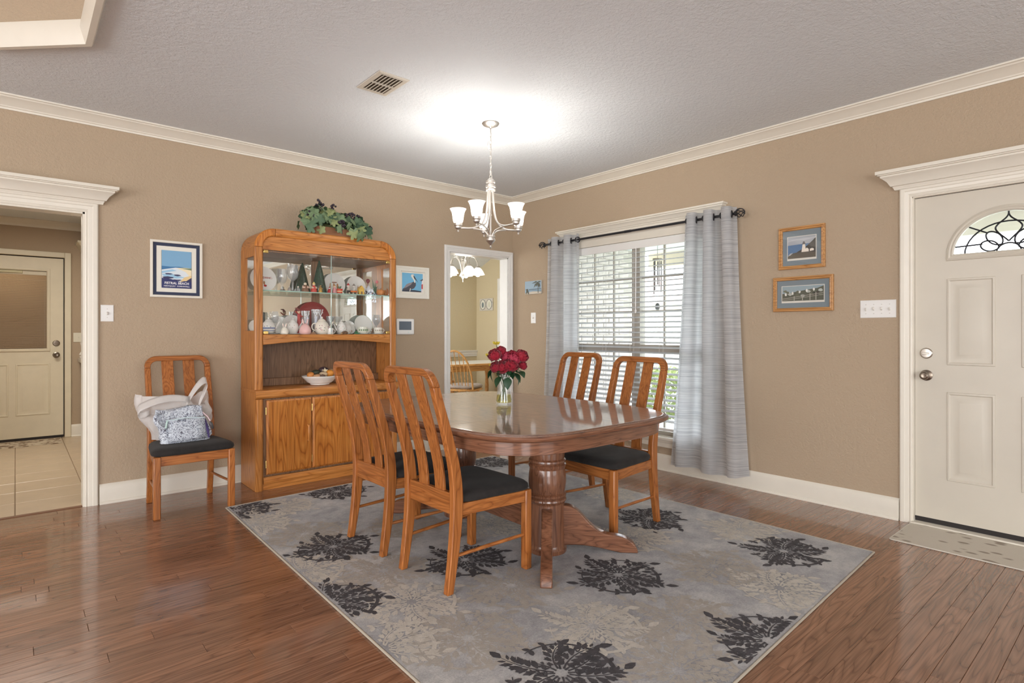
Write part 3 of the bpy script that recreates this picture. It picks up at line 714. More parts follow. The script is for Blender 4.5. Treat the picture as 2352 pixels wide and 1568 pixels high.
nt.links.new(mx3.outputs[0], bs.inputs['Base Color']); bs.inputs['Roughness'].default_value = .95; bs.inputs['Sheen Weight'].default_value = .2; bump(nt, nc.outputs[0], bs, .35, .004); M['rug'] = m
def pile(name, col, var):
    m, nt, bs, out = newmat(name); vec = coords(nt); n1 = noise(nt, vec, 22, 5, .75); n2 = noise(nt, vec, 260, 2, .7)
    c0 = tuple(x*(1-var) for x in col[:3])+(1,); c1 = tuple(min(1, x*(1+var)) for x in col[:3])+(1,)
    r = ramp(nt, n1.outputs[0], [(.35, c0), (.65, c1)]); nt.links.new(r.outputs[0], bs.inputs['Base Color']); bs.inputs['Roughness'].default_value = .95; bump(nt, n2.outputs[0], bs, .35, .004); return m
M['rug_dark'] = pile('charcoal_pile', C(70, 67, 70), .3); M['rug_cream'] = pile('cream_pile', C(194, 188, 178), .12); M['rug_taupe'] = pile('taupe_pile', C(170, 163, 154), .1)
rug = thing('area_rug', 'large grey area rug with charcoal and cream leaf medallions under the dining table', 'rug', (-2.0, -2.3, 0))
RT = .009
mb = MB()
ring = lambda ins, z: [(p.x+2.0, p.y+2.3, z) for p in (rugp(ins, ins), rugp(1-ins, ins), rugp(1-ins, 1-ins), rugp(ins, 1-ins))]
mb.loft([ring(0, 0), ring(0, .006), ring(.0012, RT)]); obj('pile', mb, M['rug'], rug, smooth=0)
mb = MB(); pts = [tuple(ring(-.0015, .006)[i]) for i in (0,1,2,3,0)]
for a, b in zip(pts, pts[1:]): mb.tube([(a[0], a[1], .0055), (b[0], b[1], .0055)], .0052, 8)
obj('bound_edge', mb, P(178, 168, 152, .9), rug)
def medallion_polys(seed, size):
    """acanthus medallion: curled serrated leaves round a centre, returned as flat polygons"""
    q = random.Random(seed); polys = []
    def lobe(c, ang, L, W):
        d = Vector((math.cos(ang), math.sin(ang))); n = Vector((-d.y, d.x)); c = Vector(c)
        return [c-n*W*.12, c+d*L*.35-n*W*.5, c+d*L*.72-n*W*.36, c+d*L, c+d*L*.72+n*W*.36, c+d*L*.35+n*W*.5, c+n*W*.12]
    def leaf(ang, L, curl, nl, base=.05, wd=.5):
        p = Vector((math.cos(ang), math.sin(ang)))*base*size; a = ang; st = L/nl
        for i in range(nl):
            t = i/nl; wl = (.25+.75*math.sin(PI*min(1, t*.9+.1)))*L*wd*.55
            q2 = p+Vector((math.cos(a), math.sin(a)))*st
            nn = Vector((-math.sin(a), math.cos(a)))*size*.006*(1.3-t)
            polys.append([p-nn, q2-nn*.8, q2+nn*.8, p+nn])
            if i > 0:
                for sg in (1, -1):
                    c0 = p+Vector((math.cos(a+sg*PI/2), math.sin(a+sg*PI/2)))*L*.035
                    polys.append(lobe(c0, a+sg*(.95-.35*t), wl*q.uniform(.8, 1.1), wl*.42))
                    if t < .75:
                        d2 = a+sg*(.95-.35*t); c1 = c0+Vector((math.cos(d2), math.sin(d2)))*wl*.35
                        polys.append(lobe(c1, d2+sg*.6, wl*.42, wl*.26)); polys.append(lobe(c1, d2-sg*.6, wl*.42, wl*.26))
            a += curl/nl; p = q2
        polys.append(lobe(p, a, st*2.0, st*1.1))
    n = 8
    for k in range(n):
        a = 2*PI*k/n+q.uniform(-.12, .12)+PI/2
        big = 1.0 if k % 2 == 0 else .82
        leaf(a, size*.38*big, q.choice((-1, 1))*q.uniform(.5, 1.2), 7)
    for k in range(n):
        a = 2*PI*(k+.5)/n+PI/2; leaf(a, size*.2, q.choice((-1, 1))*.6, 4, .04, .42)
    for sg in (1, -1):      # scrolls at the tail
        pts = []
        for i in range(14):
            t = i/13; a = -PI/2+sg*(.3+2.4*t); r = size*(.30+.16*(1-t))
            pts.append(Vector((math.cos(a), math.sin(a)))*r*(.75+.3*t))
        for i in range(13):
            a, b = pts[i], pts[i+1]; d = (b-a).normalized(); nn = Vector((-d.y, d.x))*size*.014*(1.2-i/13)
            polys.append([a-nn, b-nn, b+nn, a+nn])
            if i % 2 == 0: polys.append(lobe(a, math.atan2(d.y, d.x)+sg*1.0, size*.07, size*.04)); polys.append(lobe(a, math.atan2(d.y, d.x)-sg*1.0, size*.06, size*.035))
    return polys
MEDPOS = [(-2.972, -1.874, 'd', 1),
  (-2.522, -2.509, 'd', 2),
  (-2.061, -3.162, 'd', 1),
  (-1.125, -3.562, 'd', 2),
  (-3.254, -2.519, 'd', 3),
  (-2.097, -3.928, 'd', 1),
  (-2.862, -3.548, 'd', 2),
  (-2.478, -0.821, 'd', 1),
  (-1.219, -2.748, 'd', 3),
  (-3.187, -0.823, 'd', 2),
  (-0.969, -0.817, 'd', 1),
  (-2.984, -2.736, 'c', 1),
  (-2.534, -3.408, 'c', 2),
  (-1.603, -3.751, 'c', 3),
  (-2.935, -0.927, 'c', 1),
  (-1.586, -2.897, 'c', 2),
  (-3.19, -1.203, 'c', 3),
  (-3.224, -2.083, 'c', 1),
  (-3.264, -2.996, 'c', 2),
  (-2.079, -2.167, 'c', 1),
  (-0.94, -2.188, 'c', 3),
  (-0.973, -3.233, 'c', 1),
  (-2.54, -2.907, 't', 2),
  (-2.974, -3.145, 't', 1),
  (-2.48, -1.819, 't', 3),
  (-2.211, -3.604, 't', 2),
  (-1.604, -3.418, 't', 1),
  (-3.012, -1.562, 't', 1),
  (-2.917, -2.35, 't', 2),
  (-2.537, -3.813, 't', 3)]
lib = {}
def clip_mesh(bm):
    c = Vector((-2.02, -2.3))
    for i in range(4):
        a = Vector(RQ[i]); b = Vector(RQ[(i+1) % 4]); d = (b-a).normalized(); n = Vector((-d.y, d.x))
        if n.dot(c-a) > 0: n = -n
        a2 = a-n*.012
        bmesh.ops.bisect_plane(bm, geom=bm.verts[:]+bm.edges[:]+bm.faces[:], plane_co=(a2.x+2.0, a2.y+2.3, 0), plane_no=(n.x, n.y, 0), clear_outer=True)
qm = random.Random(9)
for (x, y, kind, sd) in MEDPOS:
    size = .56 if kind != 't' else .6
    rot = qm.uniform(-.25, .25)+math.radians(20); cr, srr = math.cos(rot), math.sin(rot)
    bm = bmesh.new(); zt = RT+{'t':.0003,'c':.0006,'d':.0009}[kind]
    for ip, pl in enumerate(medallion_polys(sd, size)):
        vs = [bm.verts.new((x+2.0+p.x*cr-p.y*srr, y+2.3+p.x*srr+p.y*cr, zt+ip*1.2e-6)) for p in pl]
        try:
            f = bm.faces.new(vs)
            if f.normal.z < 0: f.normal_flip()
        except ValueError: pass
    clip_mesh(bm)
    for f in bm.faces:
        f.normal_update()
        if f.normal.z < 0: f.normal_flip()
    me = bpy.data.meshes.new('medallion'); bm.to_mesh(me); bm.free()
    obj('medallion', me, M[{'d':'rug_dark','c':'rug_cream','t':'rug_taupe'}[kind]], rug)
ZR = RT+.0014

# ================================================================== DINING TABLE
TC = (-2.095, -2.295); TA, TB, TN = .682, .895, 4.6
def sup(a, b, n=TN, k=72, ph=0):
    out = []
    for i in range(k):
        t = 2*PI*i/k+ph; c, s = math.cos(t), math.sin(t)
        out.append((a*math.copysign(abs(c)**(2/n), c), b*math.copysign(abs(s)**(2/n), s)))
    return out
tb = thing('dining_table', 'large polished oak double pedestal dining table with rounded corners', 'table', (TC[0], TC[1], ZR))
TZ = .76-ZR
def slice_y(mb, y0, y1, name, mat, gap=.0004):
    me = mb.mesh(name); bm = bmesh.new(); bm.from_mesh(me)
    bmesh.ops.remove_doubles(bm, verts=bm.verts, dist=1e-6); bmesh.ops.recalc_face_normals(bm, faces=bm.faces)
    for co, no in ((y0+gap, -1), (y1-gap, 1)):
        g = bmesh.ops.bisect_plane(bm, geom=bm.verts[:]+bm.edges[:]+bm.faces[:], plane_co=(0, co, 0), plane_no=(0, no, 0), clear_outer=True)
        ed = [e for e in g['geom_cut'] if isinstance(e, bmesh.types.BMEdge)]
        if ed:
            try: bmesh.ops.holes_fill(bm, edges=ed)
            except Exception: pass
    bm.to_mesh(me); bm.free(); me.polygons.foreach_set('use_smooth', [True]*len(me.polygons)); me.set_sharp_from_angle(angle=math.radians(30)); me.materials.append(mat)
    if mat is M['tabletop']:
        me.materials.append(M['table_h'])
        for pf in me.polygons: pf.material_index = 0 if pf.normal.z > .93 else 1
    return obj(name, me, None, tb)
def topring(off, z): return [(x, y, z) for x, y in sup(TA-off, TB-off, TN, 120)]
tops = MB(); tops.loft([topring(.03, TZ-.034), topring(.008, TZ-.033), topring(.0, TZ-.026), topring(-.002, TZ-.018), topring(.001, TZ-.010), topring(.006, TZ-.006), topring(.012, TZ-.004), topring(.013, TZ-.0075), topring(.0165, TZ-.0075), topring(.018, TZ-.003), topring(.022, TZ-.0008), topring(.026, TZ), topring(.03, TZ), topring(.036, TZ)])
apr = MB(); apr.loft([topring(.045, TZ-.036), topring(.045, TZ-.098), topring(.047, TZ-.1), topring(.066, TZ-.1), topring(.066, TZ-.036)], False, False)
for y0, y1, nm in ((-2, -.36, 'tabletop_end'), (-.36, .36, 'table_leaf'), (.36, 2, 'tabletop_end')):
    slice_y(tops, y0, y1, nm, M['tabletop'])
    if nm == 'table_leaf':
        for s in (1, -1): bx('apron', s*(TA-.045), s*(TA-.066), y0+.0012, y1-.0012, TZ-.1, TZ-.036, M['table_h'], tb)
    else: slice_y(apr, y0, y1, 'apron', M['table_h'], .0012)
prof = [(.11,0),(.112,.02),(.104,.03),(.1,.045),(.098,.265),(.104,.275),(.11,.283),(.108,.292),(.1,.298),(.108,.306),(.109,.316),(.1,.326),(.104,.345),(.108,.38),(.106,.42),(.1,.455),(.107,.468),(.108,.478),(.1,.486),(.107,.494),(.106,.503),(.098,.512),(.1,.54),(.102,.62),(.12,.64),(.12,.66)]
prof = [(r*.97, z) for r, z in prof]
footp = []
def foot_poly():
    top = bez((.07, 0, .25), (.2, 0, .275), (.21, 0, .11), (.35, 0, .095), 14)+bez((.35, 0, .095), (.43, 0, .09), (.49, 0, .06), (.495, 0, .0), 10)[1:]
    bot = bez((.495, 0, .0), (.44, 0, .0), (.44, 0, .0), (.40, 0, .0), 3)[1:]+bez((.40, 0, .0), (.3, 0, .02), (.2, 0, .05), (.07, 0, .03), 10)[1:]
    return [(p[0], p[2]) for p in top+bot]
for yp, outs in ((-.395, (-45, -135)), (.425, (45, 135))):
    col_ = obj('pedestal', MB().lathe(prof, 40), M['table_z'], tb, loc=(0.005, yp, 0), smooth=25)
    for ang in outs:
        mb = MB().prism(foot_poly(), -.029, .029, 'xz'); f = obj('foot', mb, M['table_f'], col_, bevel=.006); f.rotation_euler = (0, 0, math.radians(ang))
bx('stretcher', -.022, .028, -.30, .33, .09, .22, M['table_y'], tb, .005)
bx('top_cleat', -.3, .3, -.43, -.36, .655, TZ-.036, M['table_x'], tb); bx('top_cleat', -.3, .3, .39, .46, .655, TZ-.036, M['table_x'], tb)

# ================================================================== DINING CHAIRS
PXT = [(0,-.238),(.1,-.222),(.2,-.208),(.3,-.198),(.42,-.192),(.52,-.198),(.6,-.212),(.7,-.238),(.8,-.268),(.9,-.299),(1.04,-.338)]
PDT = [(0,.034),(.2,.046),(.42,.056),(.6,.05),(.8,.043),(1.04,.036)]
def px_(z): return smooth_interp(PXT, z)
def pd_(z): return interp(PDT, z)
HWB = .195       # half spacing of post centres
def make_chair(label, group, zt=1.04):
    t = thing('dining_chair', label, 'chair', group=group)
    pw = .018
    for s in (1, -1):
        rings = []
        for i in range(25):
            z = .955*i/24; x, d, y = px_(z), pd_(z), s*HWB
            rings.append([(x-d/2, y-pw, z), (x+d/2, y-pw, z), (x+d/2, y+pw, z), (x-d/2, y+pw, z)])
        obj('rear_leg', MB().loft(rings), M['chair_z'], t, bevel=.004, smooth=40)
    # top rail with rounded corners
    path = [(-HWB, .955)]; rad = .06
    for k in range(11):
        a = PI-PI/2*k/10; path.append((-HWB+rad+rad*math.cos(a), zt-.018-rad+rad*math.sin(a)))
    for k in range(11):
        a = PI/2-PI/2*k/10; path.append((HWB-rad+rad*math.cos(a), zt-.018-rad+rad*math.sin(a)))
    path.append((HWB, .955)); rings = []
    for i, (y, z) in enumerate(path):
        a = Vector(path[max(i-1, 0)]); b = Vector(path[min(i+1, len(path)-1)]); d = (b-a).normalized(); n = Vector((-d.y, d.x))
        q = []
        for sg, dx in ((1, -1), (1, 1), (-1, 1), (-1, -1)):
            yy, zz = y+n.x*pw*sg, z+n.y*pw*sg; q.append((px_(zz)+dx*pd_(zz)/2, yy, zz))
        rings.append(q)
    obj('top_rail', MB().loft(rings), M['chair_y'], t, bevel=.004, smooth=40)
    for s in (1, -1):
        rings = []; cy = s*.069
        for i in range(17):
            z = .44+(1.008-.44)*i/16; x = px_(z)
            rings.append([(x-.007, cy-.038, z), (x+.007, cy-.038, z), (x+.007, cy+.038, z), (x-.007, cy+.038, z)])
        obj('slat', MB().loft(rings), M['chair_z'], t, bevel=.003, smooth=40)
    bx('rear_rail', -.206, -.178, -.179, .179, .352, .452, M['chair_y'], t, .004)
    for s in (1, -1):
        obj('front_leg', MB().loft([[(.25-.04, s*.245, z), (.25, s*.245, z), (.25, s*(.245-.042), z), (.25-.04, s*(.245-.042), z)] for z in (0, .405)]), M['chair_z'], t, bevel=.006)
        obj('side_rail', MB().loft([[(x, s*yo, z0), (x, s*(yo-.022), z0), (x, s*(yo-.022), z1), (x, s*yo, z1)] for x, yo, z0, z1 in ((-.17, .205, .348, .404), (.212, .236, .342, .404))]), M['chair_x'], t, bevel=.004)
        obj('stretcher', MB().tube([(-.208, s*.195, .165), (.0, s*.206, .17), (.212, s*.222, .175)], [.008, .0095, .008], 10), M['chair_x'], t)
    bx('front_rail', .215, .240, -.205, .205, .342, .404, M['chair_y'], t, .004)
    def cush(k, n, off, z):
        out = []
        for x, y in sup(1, 1, 7, 64):
            xx = .035+x*(.222-off); hw = lerp(.212, .262, (xx+.19)/.45)-off; out.append((xx, y*hw, z))
        return out
    mb = MB(); mb.loft([cush(0,0,.018,.404), cush(0,0,.004,.409), cush(0,0,0,.42), cush(0,0,.003,.436), cush(0,0,.016,.448), cush(0,0,.05,.457), cush(0,0,.11,.462), cush(0,0,.17,.464)])
    # keep clear of the rear posts
    obj('seat_cushion', mb, M['cushion'], t, smooth=60)
    return t
G = 'matching slat-back dining chairs'
ch = make_chair('oak slat-back dining chair in the left foreground, nearest the camera', G)
ch.location = (-2.585, -2.583, ZR); ch.rotation_euler = (0, 0, math.radians(1.5))
for (x, y, z, rz, lab) in ((-2.588, -1.985, ZR, 0, 'oak slat-back dining chair in front of the hutch doors'),
                           (-1.47, -2.617, ZR, 180, 'oak slat-back dining chair on the window side, nearer the front door'),
                           (-1.165, -1.812, ZR, 180, 'oak slat-back dining chair in front of the left curtain'),
                           (-3.405, -.425, 0, -90, 'oak slat-back dining chair against the wall, holding a plastic bag')):
    c = copy_tree(ch); c.location = (x, y, z); c.rotation_euler = (0, 0, math.radians(rz)); c['label'] = lab

# ================================================================== VASE OF ROSES
VX, VY = -1.994, -2.205; VZ = .7602
va = thing('glass_vase', 'clear glass vase half filled with yellowish water on the dining table', 'vase', (VX, VY, VZ))
outer = [(.050,0),(.053,.006),(.052,.02),(.047,.06),(.041,.10),(.035,.14),(.032,.17),(.033,.19),(.036,.2)]
inner = [(.034,.2),(.031,.19),(.030,.17),(.033,.14),(.039,.10),(.045,.06),(.049,.02),(.045,.014)]
obj('vessel', MB().lathe(outer+inner, 32), M['vase_glass'], va)
M['water'] = thin_glass('yellow_green_water', (.80,.76,.30,1), 1.33)
obj('water', MB().lathe([(.044,.0142),(.0485,.02),(.0445,.06),(.0442,.062)], 28), M['water'], va)
M['petal'] = plain('crimson_petal', C(170, 28, 52), .6, var=.18, vscale=30, trans=.2, sheen=.2); M['petal_l'] = plain('pink_petal', C(196, 66, 92), .6, var=.2, vscale=30, trans=.2)
M['stem'] = plain('rose_stem', C(70, 96, 52), .5); M['rleaf'] = plain('rose_leaf', C(38, 76, 46), .45, var=.15, trans=.15)
def petal_mb(L, W, curl, cup, n=6):
    def fn(u, v):
        a = (u-.5)*2; w_ = W*math.sin(PI*min(1, v*.8+.12))**.7
        x = a*w_; z = L*v; y = -cup*(1-a*a)*math.sin(PI*v*.6)+curl*v**4
        return (x, y, z+(-.12*L*a*a*v))
    return MB().grid(fn, n, n)
def leaf_mb(L, W, bend=.25, n=5):
    def fn(u, v):
        a = (u-.5)*2; w_ = W*math.sin(PI*v**.8)*(.99)+.0004
        return (a*w_, L*v, -bend*L*v*v+.25*abs(a)*w_)
    return MB().grid(fn, 4, 8)
pet_me = []
for i, (L, W, cu, cp) in enumerate(((.034,.018,.0,.006),(.038,.024,.006,.008),(.036,.028,.016,.006))):
    mb = petal_mb(L, W, cu, cp); me = mb.mesh('petal'); finish(me, 60); pet_me.append(me)
def join_bloom(openness, seed, scale=1.0):
    q = random.Random(seed); mb = MB()
    layers = [(3, .003, -6, 0), (3, .005, 2, 0), (4, .008, 8, 0), (4, .011, 15, 1), (5, .014, 26, 1), (6, .016, 42*openness, 2), (6, .016, 60*openness, 2)]
    for li, (n, rad, tilt, kind) in enumerate(layers):
        for k in range(n):
            a = 2*PI*(k+.5*(li % 2))/n+q.uniform(-.2, .2); me = pet_me[kind]
            Mx = Matrix.Rotation(a, 4, 'Z') @ Matrix.Translation((0, rad*.55*scale, .0-.002*li)) @ Matrix.Rotation(-math.radians(tilt+q.uniform(-5, 5)), 4, 'X') @ Matrix.Scale(scale*(1.0-.02*li), 4) @ Matrix.Rotation(PI, 4, 'Z')
            mb.add([tuple(Mx @ v.co) for v in me.vertices], [tuple(p.vertices) for p in me.polygons])
    mb.lathe([(.003,-.008),(.009,-.004),(.012,.002),(.008,.008)], 10)
    return mb
lf = leaf_mb(.055, .02); leaf_me = lf.mesh('leaf'); finish(leaf_me, 60); leaf_me.materials.append(M['rleaf'])
roses = [  # offset of bloom from the vase mouth: right, toward camera, up ; mat ; label
 (-.062, .02, .335, 0, 1.0, 'crimson rose at the upper left of the bouquet, below a yellow blossom'),
 (-.022, -.03, .362, 0, .8, 'crimson rose bud at the very top of the bouquet'),
 (.012, -.02, .325, 1, .85, 'pink-edged rose at the top centre of the bouquet'),
 (.066, .03, .315, 1, 1.0, 'large dusty pink rose in the front right of the bouquet'),
 (.052, -.04, .328, 0, .95, 'crimson rose behind the dusty pink rose'),
 (.116, .0, .328, 0, 1.05, 'dark crimson rose at the upper right of the bouquet'),
 (.126, .01, .272, 0, .7, 'small crimson rose bud at the far right of the bouquet'),
 (-.05, .045, .262, 0, .95, 'crimson rose at the lower left of the bouquet'),
 (-.012, .06, .262, 0, 1.05, 'open red rose low in the front of the bouquet'),
 (.048, .05, .275, 0, 1.1, 'large red rose right of centre, above the vase mouth')]
RV = Vector((.755, -.6557, 0)); TV = Vector((-.6557, -.755, 0))
for i, (a, b, h, mt, s, lab) in enumerate(roses):
    t = thing('rose', lab, 'flower', (VX, VY, VZ), 0, 'roses in the vase')
    P0 = RV*(a*-.28)+TV*(b*-.28+.004)+Vector((0,0,.02)); P2 = RV*a*.92+TV*b*.92+Vector((0,0,h-.03)); P1 = RV*a*.12+TV*b*.12+Vector((0,0,.19))
    obj('stem', MB().tube(bez(P0, lerp(P0, P1, .6), lerp(P1, P2, .25), P2, 14), .0026, 6), M['stem'], t)
    d = (P2-P1).normalized(); out_ = (RV*a+TV*b)*2.6+TV*.42+Vector((0,0,.5)); d = out_.normalized()
    bl_ = obj('bloom', join_bloom(.8+.2*s, 30+i, s*1.38), M['petal'] if mt == 0 else M['petal_l'], t, smooth=60, merge=False); bl_.location = P2; bl_.rotation_euler = d.to_track_quat('Z', 'Y').to_euler()
    q = random.Random(60+i)
    for k in range(2 if i in (3, 5, 7, 8, 9, 4) else 1):
        f = q.uniform(.45, .8); pp = lerp(P1, P2, f*.6)
        o = obj('leaf', leaf_me, None, t, loc=pp); ang = q.uniform(0, 6.28); o.rotation_euler = (q.uniform(-.9, .1), 0, ang)
for i, (a, b, h, lab) in enumerate(((-.095, .0, .30, 'small yellow blossom sticking out left of the bouquet'), (-.05, -.03, .375, 'yellow blossom peeking over the top left of the bouquet'), (-.072, .0, .235, 'pale yellow bud hanging at the lower left of the bouquet'))):
    t = thing('yellow_flower', lab, 'flower', (VX, VY, VZ), 0, 'yellow blossoms in the vase')
    P2 = RV*a+TV*b+Vector((0,0,h)); obj('stem', MB().tube(bez((0,0,.03), (0,0,.15), P2*.5+Vector((0,0,.05)), P2, 10), .0018, 6), M['stem'], t)
    mb = MB()
    for k in range(7):
        Mx = Matrix.Translation(P2) @ Matrix.Rotation(2*PI*k/7, 4, 'Z') @ Matrix.Rotation(-math.radians(50), 4, 'X') @ Matrix.Scale(.8, 4)
        mb.add([tuple(Mx @ v.co) for v in pet_me[1].vertices], [tuple(p.vertices) for p in pet_me[1].polygons])
    obj('bloom', mb, P(236, 220, 96, .6, trans=.2), t, smooth=60, merge=False)
# hanging leaves around the vase mouth
lv = thing('rose_foliage', 'dark green rose leaves drooping round the mouth of the vase', 'foliage', (VX, VY, VZ))
big = leaf_mb(.075, .027, .35); big_me = big.mesh('leaf'); finish(big_me, 60); big_me.materials.append(M['rleaf'])
for (a, b, h, yaw, pitch) in ((-.06, .03, .225, 150, -35), (-.075, .02, .22, 190, -75), (-.02, .06, .18, 225, -40), (.025, .06, .175, 260, -60), (.06, .03, .2, 320, -30), (.075, .02, .195, 345, -62), (.045, .0, .215, 10, 10), (-.03, .0, .23, 120, 5), (.0, .06, .21, 240, 15), (.09, .03, .21, 300, -10), (.02, .03, .235, 280, -20)):
    obj('leaf', big_me, None, lv, loc=RV*a+TV*b+Vector((0,0,h))).rotation_euler = (math.radians(pitch), 0, math.radians(yaw-130))
obj('twig', MB().tube([(0,0,.06), (.01,0,.15), RV*.02+TV*.02+Vector((0,0,.22))], .002, 6), M['stem'], lv)
# ================================================================== CHINA HUTCH
HX0, HX1, HYF, HYB = -2.944, -1.730, -.416, -.034
hu = thing('china_hutch', 'tall golden oak china hutch with glass display doors and cabinet doors below', 'hutch', ((HX0+HX1)/2, (HYF+HYB)/2, 0))
OX, OY = (HX0+HX1)/2, (HYF+HYB)/2
def hb(name, x0, x1, y0, y1, z0, z1, mat, parent=None, bevel=.003):
    return bx(name, x0-OX, x1-OX, y0-OY, y1-OY, z0, z1, mat, parent or hu, bevel)
# ---- base
YU = -.392                      # front plane of the upper section
PWd = .062
for x0, x1 in ((HX0, HX0+.019), (HX1-.019, HX1)): hb('side_panel', x0, x1, HYF+.03, HYB, 0, .752, M['oak_z'])
mb = MB()
for x0, x1 in ((HX0, HX0+.058), (HX1-.058, HX1)):
    p = [(x0-OX, HYF+.03-OY), (x0-OX, HYF+.016-OY), (x0+.012-OX, HYF-OY), (x1-.012-OX, HYF-OY), (x1-OX, HYF+.016-OY), (x1-OX, HYF+.03-OY)]
    obj('base_post', MB().prism(p, .0, .703, 'xy'), M['oak_z'], hu, bevel=.002)
hb('plinth', HX0+.058, HX1-.058, HYF+.02, HYF+.04, .0, .05, M['oak_x'])
p = [(.0,.05),(-.012,.053),(-.016,.066),(-.012,.088),(.0,.1)]
mb = MB().prism([(HYF+.02+a-OY, b) for a, b in p], HX0+.058-OX, HX1-.058-OX, 'yz'); obj('base_rail', mb, M['oak_x'], hu, smooth=20)
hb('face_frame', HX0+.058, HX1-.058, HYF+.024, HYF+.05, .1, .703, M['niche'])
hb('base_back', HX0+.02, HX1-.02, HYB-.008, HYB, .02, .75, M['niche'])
dx0 = HX0+.08; dwid = .3535
M['oak_door'] = wood('cathedral_oak', C(142, 76, 26), C(184, 112, 46), C(200, 130, 60), 'z', .8, .3)
for k in range(3):
    a0 = dx0+k*(dwid+.006); a1 = a0+dwid
    d = obj('cabinet_door', MB().loft([[(s1*(dwid/2-i), y, s2*(.285-i)) for s1, s2 in ((-1,-1),(1,-1),(1,1),(-1,1))] for i, y in ((0, .018), (0, .004), (.014, -.004), (.016, -.004))]), M['oak_door'], hu, smooth=0, loc=((a0+a1)/2-OX, HYF+.006-OY, .405))
    hx = a1-.034 if k != 1 else a1-.034
    mb = MB().tube([(0, -.004, .062), (0, -.022, .058), (0, -.026, .045), (0, -.026, -.045), (0, -.022, -.058), (0, -.004, -.062)], .0075, 10)
    hn = obj('door_handle', mb, M['oak_z'], d, loc=(dwid/2-.034, 0, .005))
    mb2 = MB().lathe([(.0085,-.063),(.0085,-.058),(.006,-.056)], 10, (0,-.012,0)); mb2.lathe([(.006,.056),(.0085,.058),(.0085,.063)], 10, (0,-.012,0)); obj('handle_cap', mb2, M['brass'], d, loc=(dwid/2-.034, 0, .005))
    for zz in (.205, -.205):
        obj('hinge', MB().tube([(-dwid/2-.004, .001, zz-.028), (-dwid/2-.004, .001, zz+.028)], .003, 8), M['brass'], d)
# counter slab with rounded front
mb = MB().prism([(HYB-OY, .752), (HYB-OY, .772), (HYF+.012-OY, .772), (HYF+.002-OY, .768), (HYF-.006-OY, .756), (HYF-.006-OY, .722), (HYF+.002-OY, .71), (HYF+.012-OY, .705), (HYF+.028-OY, .705), (HYF+.028-OY, .752)], HX0-.002-OX, HX1+.002-OX, 'yz')
obj('counter', mb, M['oak_x'], hu, smooth=25)
# ---- upper section
Z0u, Zs, Zt = .7725, 1.872, 2.022; RO = .15
for s in (0, 1):
    x0, x1 = ((HX0, HX0+.018), (HX1-.018, HX1))[s]
    mb = MB(); mb.box(x0-OX, x1-OX, YU+.02-OY, -.362-OY, Z0u, Zs).box(x0-OX, x1-OX, -.145-OY, HYB-OY, Z0u, Zs).box(x0-OX, x1-OX, -.362-OY, -.145-OY, Z0u, 1.226).box(x0-OX, x1-OX, -.362-OY, -.145-OY, 1.80, Zs)
    obj('upper_side_panel', mb, M['oak_z'], hu, smooth=0, merge=False)
    hb('side_pane', x0+.007, x0+.011, -.362, -.145, 1.226, 1.80, M['glass'], bevel=0)
    a0, a1 = ((HX0, HX0+PWd), (HX1-PWd, HX1))[s]
    p = [(a0-OX, YU+.022-OY), (a0-OX, YU+.01-OY), (a0+.01-OX, YU-OY), (a1-.01-OX, YU-OY), (a1-OX, YU+.01-OY), (a1-OX, YU+.022-OY)]
    obj('upper_post', MB().prism(p, Z0u, Zs-.002, 'xy'), M['oak_z'], hu, bevel=.002)
    # quarter-round corner block at the front and the curved shell behind it
    cxx = HX0+RO if s == 0 else HX1-RO; sg = -1 if s == 0 else 1
    rings = []
    for k in range(13):
        a = PI/2*k/12; c_, s_ = math.cos(a), math.sin(a); rg = []
        for rr_, yy in ((RO, YU+.022), (RO, YU+.01), (RO-.01, YU), (RO-PWd+.01, YU), (RO-PWd, YU+.01), (RO-PWd, YU+.022)):
            rg.append((cxx+sg*rr_*c_-OX, yy-OY, Zs+rr_*s_))
        rings.append(rg)
    obj('corner_block', MB().loft(rings), M['oak_door'], hu, smooth=30, bevel=.002)
    rings = []
    for k in range(13):
        a = PI/2*k/12; c_, s_ = math.cos(a), math.sin(a)
        rings.append([(cxx+sg*rr_*c_-OX, yy-OY, Zs+rr_*s_) for rr_, yy in ((RO-.002, YU+.022), (RO-.002, HYB), (RO-.018, HYB), (RO-.018, YU+.022))])
    obj('curved_shell', MB().loft(rings), M['oak_y'], hu, smooth=30)
hb('top_panel', HX0+RO-.002, HX1-RO+.002, YU+.02, HYB, Zt-.02, Zt-.002, M['oak_x'])
p = [(YU+.022, Zt-.0), (YU+.008, Zt), (YU, Zt-.01), (YU, Zt-PWd+.012), (YU+.008, Zt-PWd), (YU+.022, Zt-PWd)]
obj('cornice_rail', MB().prism([(a-OY, b) for a, b in p], HX0+RO+.004-OX, HX1-RO-.004-OX, 'yz'), M['oak_x'], hu, bevel=.002)
# fascia below the cornice
fz = 1.853
poly = [(HX0+PWd, fz)]+[(HX0+RO-(RO-PWd)*math.cos(PI/2*k/8), Zs+(RO-PWd)*math.sin(PI/2*k/8)) for k in range(9)]+[(HX1-RO+(RO-PWd)*math.sin(PI/2*k/8), Zs+(RO-PWd)*math.cos(PI/2*k/8)) for k in range(9)]+[(HX1-PWd, fz)]
obj('fascia', MB().prism([(a-OX, b) for a, b in poly], YU+.015-OY, YU+.022-OY, 'xz'), M['oak_x'], hu, smooth=20)
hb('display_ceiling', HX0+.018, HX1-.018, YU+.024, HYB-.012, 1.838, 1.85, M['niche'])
hb('display_floor', HX0+.018, HX1-.018, YU+.024, HYB-.012, 1.176, 1.194, M['niche'])
